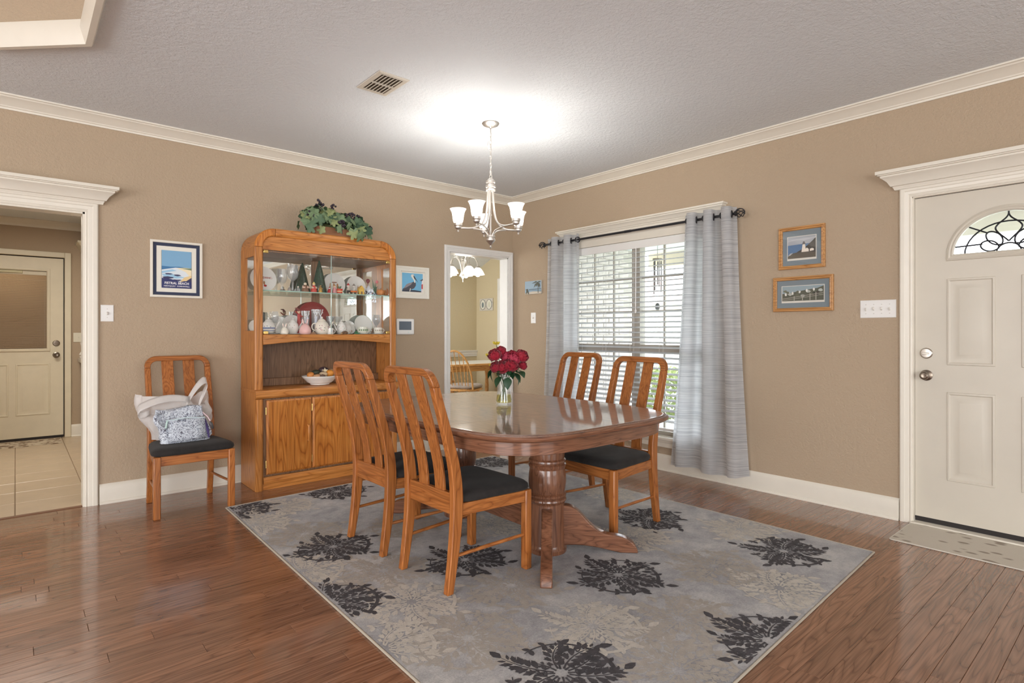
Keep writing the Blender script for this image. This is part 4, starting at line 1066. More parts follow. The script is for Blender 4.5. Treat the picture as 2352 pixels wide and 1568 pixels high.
# arched shelf rail
poly = [(HX0+PWd, 1.198), (HX0+PWd, 1.117)]+[(lerp(HX0+PWd, HX1-PWd, k/16), 1.117+.034*math.sin(PI*k/16)) for k in range(1, 16)]+[(HX1-PWd, 1.117), (HX1-PWd, 1.198)]
obj('arched_rail', MB().prism([(a-OX, b) for a, b in poly], YU+.004-OY, YU+.022-OY, 'xz'), M['oak_x'], hu, bevel=.004)
# back: wood in the niche, mirror above with a centre stile
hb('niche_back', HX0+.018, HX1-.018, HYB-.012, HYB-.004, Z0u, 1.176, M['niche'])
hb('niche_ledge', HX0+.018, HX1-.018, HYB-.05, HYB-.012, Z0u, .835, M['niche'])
XC = -2.337
hb('mirror_panel', HX0+.018, XC-.037, HYB-.014, HYB-.008, 1.194, 1.838, M['mirror'], bevel=0); hb('mirror_panel', XC+.037, HX1-.018, HYB-.014, HYB-.008, 1.194, 1.838, M['mirror'], bevel=0)
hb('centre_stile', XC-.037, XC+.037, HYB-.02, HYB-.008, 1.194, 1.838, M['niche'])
hb('glass_shelf', HX0+.02, HX1-.02, -.355, HYB-.022, 1.536, 1.544, M['shelf_glass'], bevel=0)
M['glass_edge'] = plain('green_glass_edge', C(150, 186, 172), .2)
hb('shelf_edge', HX0+.02, HX1-.02, -.3565, -.3552, 1.536, 1.544, M['glass_edge'], bevel=0)
# frameless glass doors
for a0, a1 in ((HX0+PWd+.002, XC-.0015), (XC+.0015, HX1-PWd-.002)):
    g = hb('glass_door', a0, a1, YU+.008, YU+.012, 1.20, 1.852, M['glass'], bevel=0)
    inner = a1 if a0 < XC-.1 else a0
    e0 = inner-.0012 if a0 < XC-.1 else inner
    o = bx('polished_edge', e0-OX, e0+.0012-OX, YU+.006-OY, YU+.012-OY, 1.20, 1.852, P(196, 214, 204, .2), g)
    hxs = a0 if a0 < XC-.1 else a1-.036
    for zz in (1.826, 1.2):
        bx('glass_hinge', hxs-OX, hxs+.036-OX, YU+.002-OY, YU+.014-OY, zz, zz+.024, M['brass'], g, .003)

# ================================================================== THINGS IN THE HUTCH
SU, SL = 1.5448, 1.1945
def lathe_thing(name, label, cat, x, y, z, prof, mat, n=24, group=None, rot=None):
    o = obj(name, MB().lathe(prof, n), mat, loc=(x, y, z), smooth=50); tag(o, label, cat, group)
    if rot: o.rotation_euler = rot
    return o
def plate(label, x, z, r, base, rim, motif=None, tilt=78, y=-.075, name='display_plate'):
    t = thing(name, label, 'plate', (x, y, z), rot=(math.radians(tilt), 0, 0), group='plates in the hutch')
    a = math.radians(tilt); t.location = (x, y-.0, z+r*math.sin(a)+.001); t.location.y = y-.02
    obj('dish', MB().lathe([(r*.55,-.004),(r*.6,-.006),(r*.62,-.001),(r*.98,.008),(r,.011),(r*.985,.0125),(r*.6,.003),(r*.02,.002)], 40), base, t, smooth=50)
    if rim: obj('rim_band', MB().lathe([(r*.93,.0102),(r*.995,.0132),(r*1.0,.0125),(r*.93,.0095)], 40, caps=(False, False)), rim, t, smooth=50)
    if motif:
        for pl, mt in motif:
            mb = MB(); mb.prism([(a_*r, b_*r) for a_, b_ in pl], .0035, .005, 'xy'); obj('painted_motif', mb, mt, t, smooth=0)
    return t
def blob(n, rx, ry, cx=0, cy=0, ph=0): return [(cx+rx*math.cos(2*PI*k/n+ph), cy+ry*math.sin(2*PI*k/n+ph)) for k in range(n)]
W_ = M['porcelain']; tan_ = P(178, 128, 84, .5); red_ = P(176, 36, 40, .4); drk = P(52, 46, 46, .5); grn = P(70, 110, 70, .5)
pd = plate('white plate lettered DANCER in red at the left of the glass shelf', -2.79, SU, .105, W_, None, [(blob(9, .12, .09, .12, -.52), red_), (blob(7, .07, .16, .05, -.3), tan_)], y=-.07)
plate('white plate painted with brown reindeer at the middle of the glass shelf', -2.182, SU, .098, W_, None, [(blob(8, .11, .36, -.36, -.25), tan_), (blob(8, .1, .3, -.05, -.2), P(190, 144, 104, .5)), (blob(8, .1, .3, .28, -.22), tan_), (blob(6, .3, .05, 0, .15), P(150, 100, 70, .5))], y=-.07)
plate('white plate painted with a small gnome at the right of the glass shelf', -1.976, SU, .092, W_, None, [([(.05,-.4), (.3,-.4), (.2,.1)], tan_), (blob(8, .12, .12, .15, -.45), P(200, 180, 150, .5))], y=-.07)
for nm, lab, x, y, s, prof in (
  ('goblet', 'clear cut crystal goblet with a short stem beside the DANCER plate', -2.689, -.24, 1, [(.034,0),(.036,.004),(.012,.012),(.01,.05),(.016,.062),(.03,.078),(.039,.11),(.038,.15),(.034,.183),(.032,.183),(.036,.15),(.036,.11),(.028,.082),(.01,.07)]),
  ('goblet', 'tall crystal goblet with a beaded stem on the glass shelf', -2.604, -.24, 1, [(.034,0),(.035,.004),(.008,.01),(.006,.02),(.01,.03),(.006,.04),(.01,.05),(.006,.06),(.01,.07),(.006,.08),(.012,.09),(.036,.115),(.045,.15),(.044,.19),(.04,.222),(.038,.222),(.042,.19),(.043,.15),(.034,.119),(.01,.095)])):
    lathe_thing(nm, lab, 'goblet', x, y, SU, prof, M['crystal'], 24, 'crystal goblets on the glass shelf')
M['green_glass'] = plain('speckled_green_glass', C(34, 66, 54), .12, var=.5, vscale=60)
lathe_thing('glass_tree', 'dark green glass cone tree, the rear one behind the nativity figures', 'ornament', -2.478, -.122, SU, [(.066,0),(.068,.004),(.047,.09),(.026,.18),(.006,.255),(.001,.26)], M['green_glass'], 32, 'green glass trees')
lathe_thing('glass_tree', 'dark green glass cone tree, the taller front one behind the angel figurine', 'ornament', -2.385, -.25, SU, [(.064,0),(.066,.004),(.046,.1),(.027,.19),(.006,.27),(.001,.275)], M['green_glass'], 32, 'green glass trees')
def figure(label, x, y, z, h, w, robe, head, hat=None, arms=None, name='figurine', cat='figurine'):
    t = thing(name, label, cat, (x, y, z), 0, 'figurines in the hutch'); r = w/2
    obj('body', MB().lathe([(r,0),(r*1.02,h*.06),(r*.85,h*.3),(r*.6,h*.55),(r*.35,h*.64)], 16), robe, t)
    obj('head', MB().ball((0,0,h*.74), h*.14, 12, 8), head, t)
    if hat: obj('hat', MB().lathe([(h*.15,h*.79),(h*.13,h*.83),(h*.07,h*.92),(.001,h)], 14), hat, t)
    if arms:
        for s in (1, -1): obj('arm', MB().tube([(s*r*.6, 0, h*.55), (s*r*.85, -r*.5, h*.4), (s*r*.3, -r*.8, h*.42)], r*.2, 6), arms, t)
    return t
skin = P(226, 190, 160, .5); crm = P(226, 210, 186, .5); gold = P(176, 140, 70, .35, metal=.4); clr = M['crystal']
figure('tiny clear crystal figurine left of the short goblet', -2.767, -.31, SU, .042, .028, clr, clr)
figure('silvery crystal figurine between the two goblets', -2.652, -.305, SU, .05, .036, P(170,166,160,.15,metal=.6), clr)
figure('small clear crystal ornament in front of the beaded-stem goblet', -2.584, -.305, SU, .052, .032, clr, P(210,205,196,.2))
figure('brown robed nativity figurine with a cream bundle', -2.527, -.31, SU, .088, .058, P(120,84,62,.5), crm, None, P(220,190,170,.5))
figure('angel figurine in a red and cream dress', -2.458, -.318, SU, .087, .05, P(196,60,52,.5), skin, P(226,200,120,.4), crm)
figure('bronze and gold bear-like figurine right of the angel', -2.41, -.337, SU, .072, .034, gold, P(120,96,60,.4), None, gold)
figure('little red Santa figurine with a white beard', -2.326, -.322, SU, .054, .036, P(170,30,34,.4), P(236,230,226,.6), P(170,30,34,.4))
figure('pink clothed doll figurine in front of the reindeer plate', -2.273, -.30, SU, .08, .038, P(212,150,150,.5), skin, tan_)
t = thing('gift_basket', 'red striped basket with green sprigs on the glass shelf', 'basket', (-2.231, -.31, SU), 0)
obj('basket', MB().lathe([(.022,0),(.026,.04),(.024,.04),(.02,.006)], 16), P(200,60,36,.5), t); obj('band', MB().lathe([(.0248,.014),(.0268,.022),(.0255,.022)], 16, caps=(False, False)), P(234,196,150,.5), t)
for k in range(4): obj('sprig', MB().tube([(0,0,.03), (.014*math.cos(k*1.6), .014*math.sin(k*1.6), .062)], [.006,.002], 6), grn, t)
figure('red pointed gnome figurine left of the gnome plate', -2.135, -.27, SU, .098, .044, P(196,186,172,.5), P(236,224,214,.6), P(170,34,38,.5))
t = thing('toy_train', 'flat black and orange toy train on the glass shelf', 'ornament', (-2.125, -.335, SU), 0)
bx('chassis', -.05, .05, -.010, .010, .004, .014, drk, t, .003); bx('cab', -.05, -.02, -.009, .009, .014, .03, drk, t, .003); obj('boiler', MB().lathe([(.008,-.02),(.008,.04),(.003,.042)], 12, (0,0,.021), axis='x'), P(214,110,40,.4), t)
for k in (-.035, 0, .035): obj('wheel', MB().lathe([(.006,-.012),(.006,.012)], 12, (k,0,.0062), axis='y'), P(200,180,150,.4), t)
figure('grey gnome figurine with a tall pointed hat before the gnome plate', -2.065, -.235, SU, .1, .044, P(214,206,196,.5), P(236,228,220,.6), P(150,140,132,.6))
t = thing('toy_house', 'yellow miniature house ornament on the glass shelf', 'ornament', (-2.035, -.31, SU), 0)
bx('house_body', -.024, .024, -.016, .016, 0, .045, P(222,180,70,.5), t, .002); obj('roof', MB().prism([(-.028,.044),(.028,.044),(0,.078)], -.019, .019, 'xz'), P(214,168,60,.5), t); bx('door', -.007, .007, -.0175, -.0158, 0, .026, P(120,84,50,.5), t)
t = thing('duck_figurine', 'small black duck figurine right of the yellow house', 'figurine', (-1.985, -.335, SU), 0)
obj('body', MB().ball((0,0,.011), .012, 12, 8, 1.4, .9, .9), drk, t); obj('head', MB().ball((-.012,0,.028), .007, 10, 8), drk, t)
def teapot(label, x, y, z, r, h, body, band=None, lidm=None, spout=1, name='teapot', cat='teapot', knob_=None, motifs=None):
    t = thing(name, label, cat, (x, y, z), 0)
    obj('body', MB().lathe([(r*.6,0),(r*.72,h*.03),(r*.95,h*.2),(r,h*.4),(r*.88,h*.6),(r*.6,h*.73),(r*.5,h*.76)], 28), body, t, smooth=60)
    if band: obj('band', MB().lathe([(r*.90,h*.14),(r*1.012,h*.36),(r*.99,h*.36),(r*.88,h*.14)], 28, caps=(False, False)), band, t)
    obj('lid', MB().lathe([(r*.54,h*.76),(r*.5,h*.8),(r*.25,h*.88),(r*.1,h*.9),(r*.16,h*.95),(r*.1,h),(.0005,h)], 20), lidm or body, t, smooth=60)
    obj('spout', MB().tube(bez((spout*r*.8,0,h*.28), (spout*r*1.25,0,h*.3), (spout*r*1.3,0,h*.6), (spout*r*1.65,0,h*.72), 8), [r*.2]*3+[r*.15]*3+[r*.11]*3, 8), body, t)
    obj('handle', MB().tube(bez((-spout*r*.8,0,h*.62), (-spout*r*1.6,0,h*.72), (-spout*r*1.6,0,h*.2), (-spout*r*.9,0,h*.24), 10), r*.085, 8), body, t)
    if motifs:
        q = random.Random(len(label))
        for k in range(motifs[1]):
            a = q.uniform(-PI*.95, -PI*.05); zz = q.uniform(h*.2, h*.55); rr = r*(1.0 if zz < h*.45 else .93)
            obj('painted_flower', MB().ball((rr*math.cos(a), rr*math.sin(a), zz), r*.11, 8, 6, .6, .35, .6), motifs[0][k % len(motifs[0])], t)
    return t
teapot('white and blue creamer with a dark rim on the right of the glass shelf', -1.905, -.2, SU, .027, .1, P(222,224,230,.2), P(92,104,140,.3), name='creamer', cat='pitcher')
lathe_thing('heart_ornament', 'dark red heart-shaped ornament on a thin stand at the back of the glass shelf', 'ornament', -1.878, -.13, SU, [(.02,0),(.02,.004),(.003,.008),(.003,.115),(.016,.13),(.02,.146),(.012,.158),(.001,.16)], P(120,34,44,.3), 14)
t = thing('tulip_ornament', 'pink tulip ornament with green leaves on the right of the glass shelf', 'ornament', (-1.845, -.2, SU), 0)
obj('base', MB().ball((0,0,.014), .02, 12, 8, 1.3, .8, .7), P(90,100,112,.4), t)
for k, (dx, lean) in enumerate(((-.012,-.012),(.004,-.004),(.014,.02))): obj('leaf', MB().tube([(dx*.4,0,.02),(dx,0,.08),(dx+lean,0,.15-.03*k)], [.005,.012,.001], 8, flat=.35), P(70,116,84,.5), t)
obj('bloom', MB().ball((.018,-.004,.13), .013, 10, 8, 1,1,1.2), P(222,118,120,.5), t)
t = thing('pumpkin_ornament', 'orange ribbed pumpkin ornament at the right end of the glass shelf', 'ornament', (-1.832, -.285, SU), 0)
mb = MB().loft([[(rr*(1+.1*math.cos(8*2*PI*k/32))*math.cos(2*PI*k/32), rr*(1+.1*math.cos(8*2*PI*k/32))*math.sin(2*PI*k/32), zz) for k in range(32)] for rr, zz in ((.012,0),(.03,.012),(.035,.03),(.028,.05),(.008,.056))]); obj('body', mb, P(206,128,60,.4), t, smooth=60); obj('stem', MB().tube([(0,0,.052),(.004,0,.07)], [.006,.003], 6), P(150,110,64,.6), t)
t = thing('squirrel_figurine', 'small orange-brown squirrel figurine beside the pumpkin ornament', 'figurine', (-1.782, -.285, SU), 0)
obj('body', MB().ball((0,0,.02), .014, 10, 8, 1,1,1.4), P(190,120,64,.5), t); obj('head', MB().ball((-.006,-.004,.045), .009, 10, 8), P(196,126,70,.5), t); obj('tail', MB().tube(bez((.012,0,.01),(.03,0,.02),(.02,0,.05),(.014,0,.068),8), [.006,.009,.01,.01,.01,.009,.008,.006,.003], 8), P(180,108,56,.5), t)
# ---- lower display floor
plate('white plate with a flowered rim seen through the left side glass', -2.858, SL, .062, W_, P(120,150,120,.4), None, 74, y=-.12)
teapot('blue-banded white teapot at the left end of the display floor', -2.795, -.24, SL+.014, .052, .125, W_, P(104,128,176,.3), None, 1, motifs=([P(90,110,90,.5), P(150,100,110,.5)], 7))
lathe_thing('saucer', 'white saucer under the blue-banded teapot', 'saucer', -2.795, -.25, SL, [(.05,0),(.055,.002),(.088,.012),(.088,.0135),(.05,.006),(.02,.006)], W_, 30)
lathe_thing('decanter', 'clear glass decanter with stopper behind the blue-banded teapot', 'decanter', -2.745, -.13, SL, [(.026,0),(.03,.004),(.03,.08),(.012,.11),(.01,.135),(.014,.137),(.008,.145),(.012,.165),(.008,.185),(.001,.19)], M['crystal'], 18)
plate('oval grey-rimmed plate standing behind the blue-banded teapot', -2.66, SL, .078, W_, P(110,120,110,.4), None, 76, y=-.075)
lathe_thing('wine_glass', 'clear wine glass behind the left teapots', 'glass', -2.722, -.175, SL, [(.026,0),(.026,.002),(.004,.006),(.004,.08),(.014,.095),(.028,.13),(.027,.165),(.022,.19),(.02,.19),(.025,.165),(.026,.13),(.01,.096)], M['crystal'], 18)
def bunny(label, x, y, z, h, w, col, inner):
    t = thing('bunny_figurine', label, 'figurine', (x, y, z), 0, 'ceramic bunnies'); r = w/2; bh = h*.66
    obj('body', MB().lathe([(r*.75,0),(r*.97,bh*.14),(r,bh*.36),(r*.88,bh*.6),(r*.62,bh*.82),(r*.3,bh*.96),(.001,bh)], 24), col, t, smooth=60)
    for s in (1, -1): e = obj('ear', MB().ball((0,0,h*.17), h*.17, 12, 8, .3, .2, 1), col, t, loc=(s*r*.28, 0, bh*.9)); e.rotation_euler = (0, s*.22, 0); obj('inner_ear', MB().ball((0,-h*.03,h*.16), h*.12, 10, 6, .2, .1, 1), inner, e)
    obj('tail', MB().ball((0, r*.95, bh*.15), r*.16, 8, 6), col, t); return t
bunny('small cream ceramic bunny with upright ears', -2.703, -.338, SL, .1, .06, P(232,226,212,.15), P(230,190,180,.3))
bunny('larger pale pink ceramic bunny with upright ears', -2.53, -.316, SL, .142, .094, P(232,184,180,.15), P(238,214,206,.3))
teapot('white floral teapot between the cream bunny and the pink bunny', -2.605, -.25, SL+.012, .046, .125, W_, None, None, 1, motifs=([P(150,110,80,.5), P(120,140,100,.5), P(200,150,90,.5)], 6))
lathe_thing('saucer', 'white saucer under the white floral teapot', 'saucer', -2.605, -.255, SL, [(.045,0),(.05,.002),(.078,.010),(.078,.0115),(.045,.005),(.02,.005)], W_, 30)
plate('large white plate standing behind the white floral teapot', -2.565, SL, .084, W_, P(190,190,186,.3), None, 76, y=-.105)
t = thing('elf_doll', 'red felt elf doll reaching up left of the red charger', 'doll', (-2.545, -.215, SL+.004), 0)
obj('body', MB().tube([(0,0,0),(.004,0,.1),(.0,0,.17)], [.018,.016,.01], 10), red_, t); obj('head', MB().ball((.0,0,.185), .015, 10, 8), skin, t); obj('hat', MB().tube([(0,0,.192),(-.012,0,.214),(-.034,0,.216)], [.015,.008,.002], 8), P(120,30,34,.5), t)
for s in (1, -1): obj('arm', MB().tube([(0,0,.16),(s*.03,-.01,.145 if s > 0 else .19)], [.006,.005], 6), red_, t)
plate('large dark red charger plate at the centre of the display floor', -2.374, SL, .143, P(140,26,36,.25), P(120,20,30,.25), None, 80, y=-.075, name='charger_plate')
def deer_glass(label, x, y, r, h, rx):
    t = thing('deer_glass', label, 'glass', (x, y, SL), 0, 'reindeer glasses')
    obj('tumbler', MB().lathe([(r*.8,0),(r*.85,.004),(r,h),(r*.96,h),(r*.8,.008)], 22), M['crystal'], t)
    for s in (-1, 1)[:rx]:
        cx = s*r*.5 if rx > 1 else 0
        d = obj('deer', MB().tube([(cx,-r*.95,h*.15),(cx,-r*1.0,h*.5),(cx+.004,-r*1.05,h*.72)], [.012,.011,.008], 8), P(206,210,224,.3), t)
        mb = MB()
        for e in (1, -1): mb.tube([(cx,-r,h*.72),(cx+e*.012,-r,h*.85),(cx+e*.02,-r,h*1.0)], .0028, 5); mb.tube([(cx+e*.012,-r,h*.85),(cx+e*.022,-r,h*.87)], .0022, 5)
        obj('antlers', mb, P(226,224,228,.3), d)
    return t
deer_glass('clear glass with a white reindeer left of the centre of the red charger', -2.478, -.19, .033, .2, 1)
deer_glass('wide clear glass with two white reindeer in front of the red charger', -2.385, -.185, .042, .215, 2)
teapot('large cream teapot with purple flowers in front of the red charger', -2.385, -.305, SL, .06, .15, P(236,228,214,.2), None, None, 1, motifs=([P(150,90,120,.5), P(90,110,80,.5), P(110,70,110,.5), P(190,120,140,.5)], 16))
def mug(label, x, y, z, r, h, col, name='mug'):
    t = thing(name, label, 'mug' if name == 'mug' else 'cup', (x, y, z), 0)
    obj('body', MB().lathe([(r*.85,0),(r*.9,.002),(r,h*.3),(r,h),(r*.9,h),(r*.88,.006)], 24), col, t); obj('handle', MB().tube(bez((r*.95,0,h*.8),(r*1.8,0,h*.85),(r*1.8,0,h*.15),(r*.95,0,h*.22),10), r*.12, 8), col, t); return t
mg = mug('small white mug with a tiny blue mark near the glass door edge', -2.325, -.336, SL, .026, .056, W_); obj('printed_mark', MB().ball((0,-.026,.03), .006, 8, 6, 1.2, .12, .5), P(80,100,160,.5), mg)
figure('mottled brown and cream leaf-shaped figurine left of the white mug', -2.472, -.342, SL, .034, .05, P(140,104,80,.5), crm)
lathe_thing('goblet', 'square clear goblet behind the white mug', 'goblet', -2.258, -.175, SL, [(.028,0),(.028,.003),(.005,.008),(.005,.06),(.03,.075),(.034,.16),(.032,.16),(.028,.078)], M['crystal'], 12)
lathe_thing('glass_bowl', 'clear footed glass bowl behind the floral creamers', 'bowl', -2.168, -.14, SL, [(.024,0),(.024,.004),(.006,.012),(.006,.09),(.03,.11),(.04,.16),(.038,.16),(.028,.112)], M['crystal'], 20)
teapot('white creamer with orange flowers right of the mug', -2.205, -.285, SL, .042, .13, W_, None, None, -1, 'creamer', 'pitcher', motifs=([P(206,120,84,.5), P(110,130,90,.5)], 10))
teapot('white creamer with poppies left of the holly cup', -2.112, -.195, SL, .044, .12, W_, None, None, 1, 'creamer', 'pitcher', motifs=([P(200,90,70,.5), P(90,100,80,.5), P(210,150,120,.5)], 12))
plate('small round white plate leaning behind the poppy creamer', -2.051, SL, .062, W_, P(200,206,216,.3), None, 76, y=-.08)
t = thing('hedgehog_figurine', 'brown hedgehog figurine at the front of the display floor', 'figurine', (-2.203, -.352, SL), 0)
obj('body', MB().ball((0,0,.015), .017, 14, 8, 1.7, .9, 1), P(104,76,54,.8, bmp=(90,.8,.01)), t); obj('snout', MB().ball((-.028,0,.01), .008, 10, 6, 1.5,.8,.8), P(176,140,100,.6), t)
t = thing('frog_figurine', 'green frog figurine at the front of the display floor', 'figurine', (-2.09, -.348, SL), 0)
obj('body', MB().ball((0,0,.011), .012, 12, 8, 1.4, 1, .9), P(60,120,80,.3), t); obj('head', MB().ball((-.01,-.004,.024), .008, 10, 8, 1.2,1,.8), P(70,134,88,.3), t)
for s in (1, -1): obj('leg', MB().tube([(s*.012,0,.012),(s*.022,-.004,.016),(s*.022,-.006,.003)], .004, 6), P(60,120,80,.3), t)
plate('white plate with a holly garland rim at the right of the display floor', -1.915, SL, .09, W_, P(110,136,96,.4), None, 76, y=-.085)
cup = mug('white cup with green holly in front of the holly plate', -2.0, -.265, SL+.012, .042, .055, P(222,222,206,.2), 'cup')
for k in range(6): obj('painted_holly', MB().ball((.042*math.cos(-.5-k*.42), .042*math.sin(-.5-k*.42), .028), .009, 8, 6, .8,.4,.8), P(96,128,84,.5), cup)
lathe_thing('saucer', 'white saucer under the holly cup in front of the holly plate', 'saucer', -2.0, -.268, SL, [(.04,0),(.045,.002),(.068,.009),(.068,.0105),(.04,.005),(.02,.005)], W_, 28)
cup = mug('white cup with brown berries at the right end of the display floor', -1.857, -.285, SL+.01, .038, .052, P(226,220,206,.2), 'cup')
for k in range(6): obj('painted_berry', MB().ball((.038*math.cos(-.5-k*.42), .038*math.sin(-.5-k*.42), .028), .007, 8, 6, .8,.4,.8), P(140,120,90,.5), cup)
lathe_thing('saucer', 'white saucer under the berry cup at the right end', 'saucer', -1.857, -.285, SL, [(.04,0),(.045,.002),(.064,.008),(.064,.0095),(.04,.005),(.02,.005)], W_, 28)
lathe_thing('wine_glass', 'clear stemmed wine glass right of the holly plate', 'glass', -1.83, -.2, SL, [(.028,0),(.028,.002),(.004,.006),(.004,.07),(.016,.085),(.034,.12),(.034,.15),(.028,.18),(.026,.18),(.032,.15),(.032,.12),(.012,.086)], M['crystal'], 20)
# ---- bowl of autumn fruit in the niche
BX, BY, BZ = -2.377, -.245, .7735
bw_ = thing('ribbed_bowl', 'wide white ribbed ceramic bowl on the hutch counter', 'bowl', (BX, BY, BZ))
obj('bowl', MB().lathe([(.07,0),(.078,.004),(.08,.012),(.095,.018),(.1,.024),(.104,.024),(.112,.034),(.114,.036),(.124,.046),(.126,.048),(.136,.058),(.138,.060),(.146,.072),(.146,.076),(.142,.076),(.13,.06),(.1,.032),(.06,.016)], 48), W_, bw_, smooth=30)
fr = [(-.095,-.04,.086,.03,(196,126,60),'small orange pumpkin at the left edge of the ribbed bowl',1,1,.9),(-.055,-.085,.08,.026,(182,140,100),'tan shell-shaped nut at the front left of the bowl',1.4,.8,.6),(-.03,.01,.10,.032,(60,66,48),'dark green gourd behind the pale stone in the bowl',1.3,1,.8),(.0,-.07,.09,.03,(190,166,134),'pale speckled stone at the front centre of the bowl',1.2,1,.8),(.045,.03,.115,.036,(76,58,62),'dark purple plum at the top of the heap in the bowl',1.2,1,.9),(.06,-.06,.095,.034,(214,140,54),'orange persimmon at the front right of the bowl',1,1,.9),(.1,.0,.1,.024,(176,140,108),'brown pine cone at the right edge of the bowl',1,1,1.2),(-.02,-.1,.08,.017,(98,76,64),'small dark seed pod at the very front of the bowl',1.5,1,.7)]
for (dx, dy, dz, r, col, lab, sx, sy, sz) in fr:
    t = thing('dried_fruit', lab, 'fruit', (BX+dx, BY+dy, BZ+dz), 0, 'autumn fruit in the bowl')
    obj('flesh', MB().ball((0,0,0), r, 16, 10, sx, sy, sz), P(*col, .5, var=.15, vscale=25), t, smooth=60); obj('stem', MB().tube([(0,0,r*sz*.9),(.003,0,r*sz*1.25)], [.004,.002], 6), P(110,84,54,.7), t)
t = thing('star_ornament', 'pale straw star lying on top of the fruit bowl', 'ornament', (BX+.025, BY-.05, BZ+.118), rot=(math.radians(60), 0, 0))
obj('star', MB().prism([((.028 if k % 2 == 0 else .011)*math.cos(PI*k/5+.3), (.028 if k % 2 == 0 else .011)*math.sin(PI*k/5+.3)) for k in range(10)], -.004, .004, 'xy'), P(222,206,170,.6), t)

# ================================================================== IVY ARRANGEMENT ON THE HUTCH
iv = thing('ivy_arrangement', 'artificial green ivy with dark berries in a low box on top of the hutch', 'plant', (-2.255, -.29, Zt+.0005))
bx('box', -.2, .2, -.07, .07, 0, .07, P(150,104,72,.7), iv, .004)
def ivy_leaf(seed):
    q = random.Random(seed); n = 26; pts = []
    for k in range(n):
        a = 2*PI*k/n; r = .5+.28*abs(math.cos(2.5*a))+.04*math.cos(11*a)
        if abs(a-PI) < .3: r *= .55
        pts.append((r*math.cos(a), r*math.sin(a)))
    mb = MB(); mb.add([(0,0,.10)]+[(x, y, -.22*(x*x+y*y)+.07*math.cos(5*math.atan2(y, x))) for x, y in pts], [(0, 1+k, 1+(k+1) % n) for k in range(n)])
    me = mb.mesh('leaf'); finish(me, 80); return me
lms = []
for k, col in enumerate(((92,118,88),(120,142,104),(66,92,68),(150,160,108))):
    me = ivy_leaf(k); me.materials.append(P(*col, .6, var=.12, vscale=18, trans=.15)); lms.append(me)
qi = random.Random(21)
for k in range(135):
    u = qi.uniform(-1, 1); th = qi.uniform(-.35, PI*.95)
    hz = .185*(1-.35*u*u)*(1-.22*u) ; r = qi.uniform(.7, 1.12)
    x = .285*u+qi.uniform(-.015, .015); yy = -.115*math.cos(th)*r*(1-.25*u*u); z = .05+hz*max(-.35, math.sin(th))*r
    if z < .02 and yy > -.108: continue
    if z < .012: yy = min(yy, -.135); 
    o = obj('leaf', qi.choice(lms), None, iv, loc=(x, yy, max(z, -.05)))
    n = Vector((u*.35+qi.uniform(-.7,.7), -math.cos(th)+qi.uniform(-.5,.5), math.sin(th)+qi.uniform(-.5,.4)-.15)); o.rotation_euler = n.to_track_quat('Z', 'X').to_euler(); o.rotation_euler.rotate_axis('Z', qi.uniform(0, 6.28)); s = qi.uniform(.048, .074); o.scale = (s, s, s)
    mw = Matrix.LocRotScale(o.location, o.rotation_euler, o.scale); vv = [mw @ v.co for v in o.data.vertices]
    lo_ = min(v.z for v in vv); back = max(v.y for v in vv)
    if lo_ < .003 and back > -.108:
        if o.location.y < -.08: o.location.y -= back+.110
        else: o.location.z += .004-lo_
for (x, y, z) in ((-.15,-.03,.262),(-.25,-.07,.15),(-.03,-.02,.242),(.11,-.02,.2),(.17,-.03,.18),(.285,-.03,.1),(.0,-.125,.1)):
    mb = MB(); 
    for k in range(13):
        mb.ball((x+qi.uniform(-.028,.028), y+qi.uniform(-.02,.02), z+qi.uniform(-.03,.028)), qi.uniform(.009,.0125), 8, 6)
    mb.tube([(x, y, z-.09), (x, y, z)], .002, 5); stuff(obj('berry_cluster', mb, P(46,34,46,.35), iv, smooth=60))
# ================================================================== CHANDELIER
CH = (-1.700, -1.705)
chd = thing('chandelier', 'brushed silver five-arm chandelier with lit frosted bell shades above the dining table', 'chandelier', (CH[0], CH[1], H))
zz = lambda z: z-H
obj('ceiling_canopy', MB().lathe([(.062,0),(.064,-.004),(.055,-.016),(.03,-.026),(.012,-.03),(.01,-.04)], 32), M['silver'], chd)
zc = 2.698; k = 0
while zc > 2.375:
    mb = MB(); n = 16
    pts = [(.0075*math.cos(2*PI*i/n), 0, .0165*math.sin(2*PI*i/n)) for i in range(n+1)]
    o = obj('chain_link', MB().tube(pts, .0022, 6, caps=False), M['silver'], chd, loc=(0, 0, zz(zc-.0165))); o.rotation_euler = (0, 0, PI/2*(k % 2)+.4); zc -= .0275; k += 1
mb = MB().tube([(.0,.0,zz(2.70)),(.006,.004,zz(2.62)),(-.02,.004,zz(2.6)),(-.03,0,zz(2.57)),(-.012,.004,zz(2.545)),(-.024,.01,zz(2.57)),(.008,.006,zz(2.56)),(.004,.002,zz(2.45)),(0,0,zz(2.36))], .0022, 6); obj('lamp_cord', mb, P(210,206,200,.4), chd)
obj('top_loop', MB().torus((0,0,zz(2.35)), .014, .003, 20, 6, 'x'), M['silver'], chd)
obj('upper_hub', MB().lathe([(.004,.345-.0),(.012,.338),(.022,.33),(.026,.322),(.034,.318),(.034,.304),(.026,.300),(.026,.292),(.036,.288),(.036,.272),(.028,.268),(.028,.26),(.036,.256),(.034,.246),(.01,.243)], 28, (0,0,zz(2.0))), M['silver'], chd)
obj('centre_rod', MB().tube([(0,0,zz(2.25)),(0,0,zz(1.90))], .006, 10), M['silver'], chd)
obj('lower_hub', MB().lathe([(.001,-.173),(.006,-.172),(.009,-.166),(.006,-.158),(.004,-.152),(.014,-.14),(.026,-.126),(.034,-.118),(.034,-.106),(.028,-.102),(.028,-.096),(.034,-.092),(.032,-.08),(.01,-.078)], 28, (0,0,zz(2.0))), M['silver'], chd)
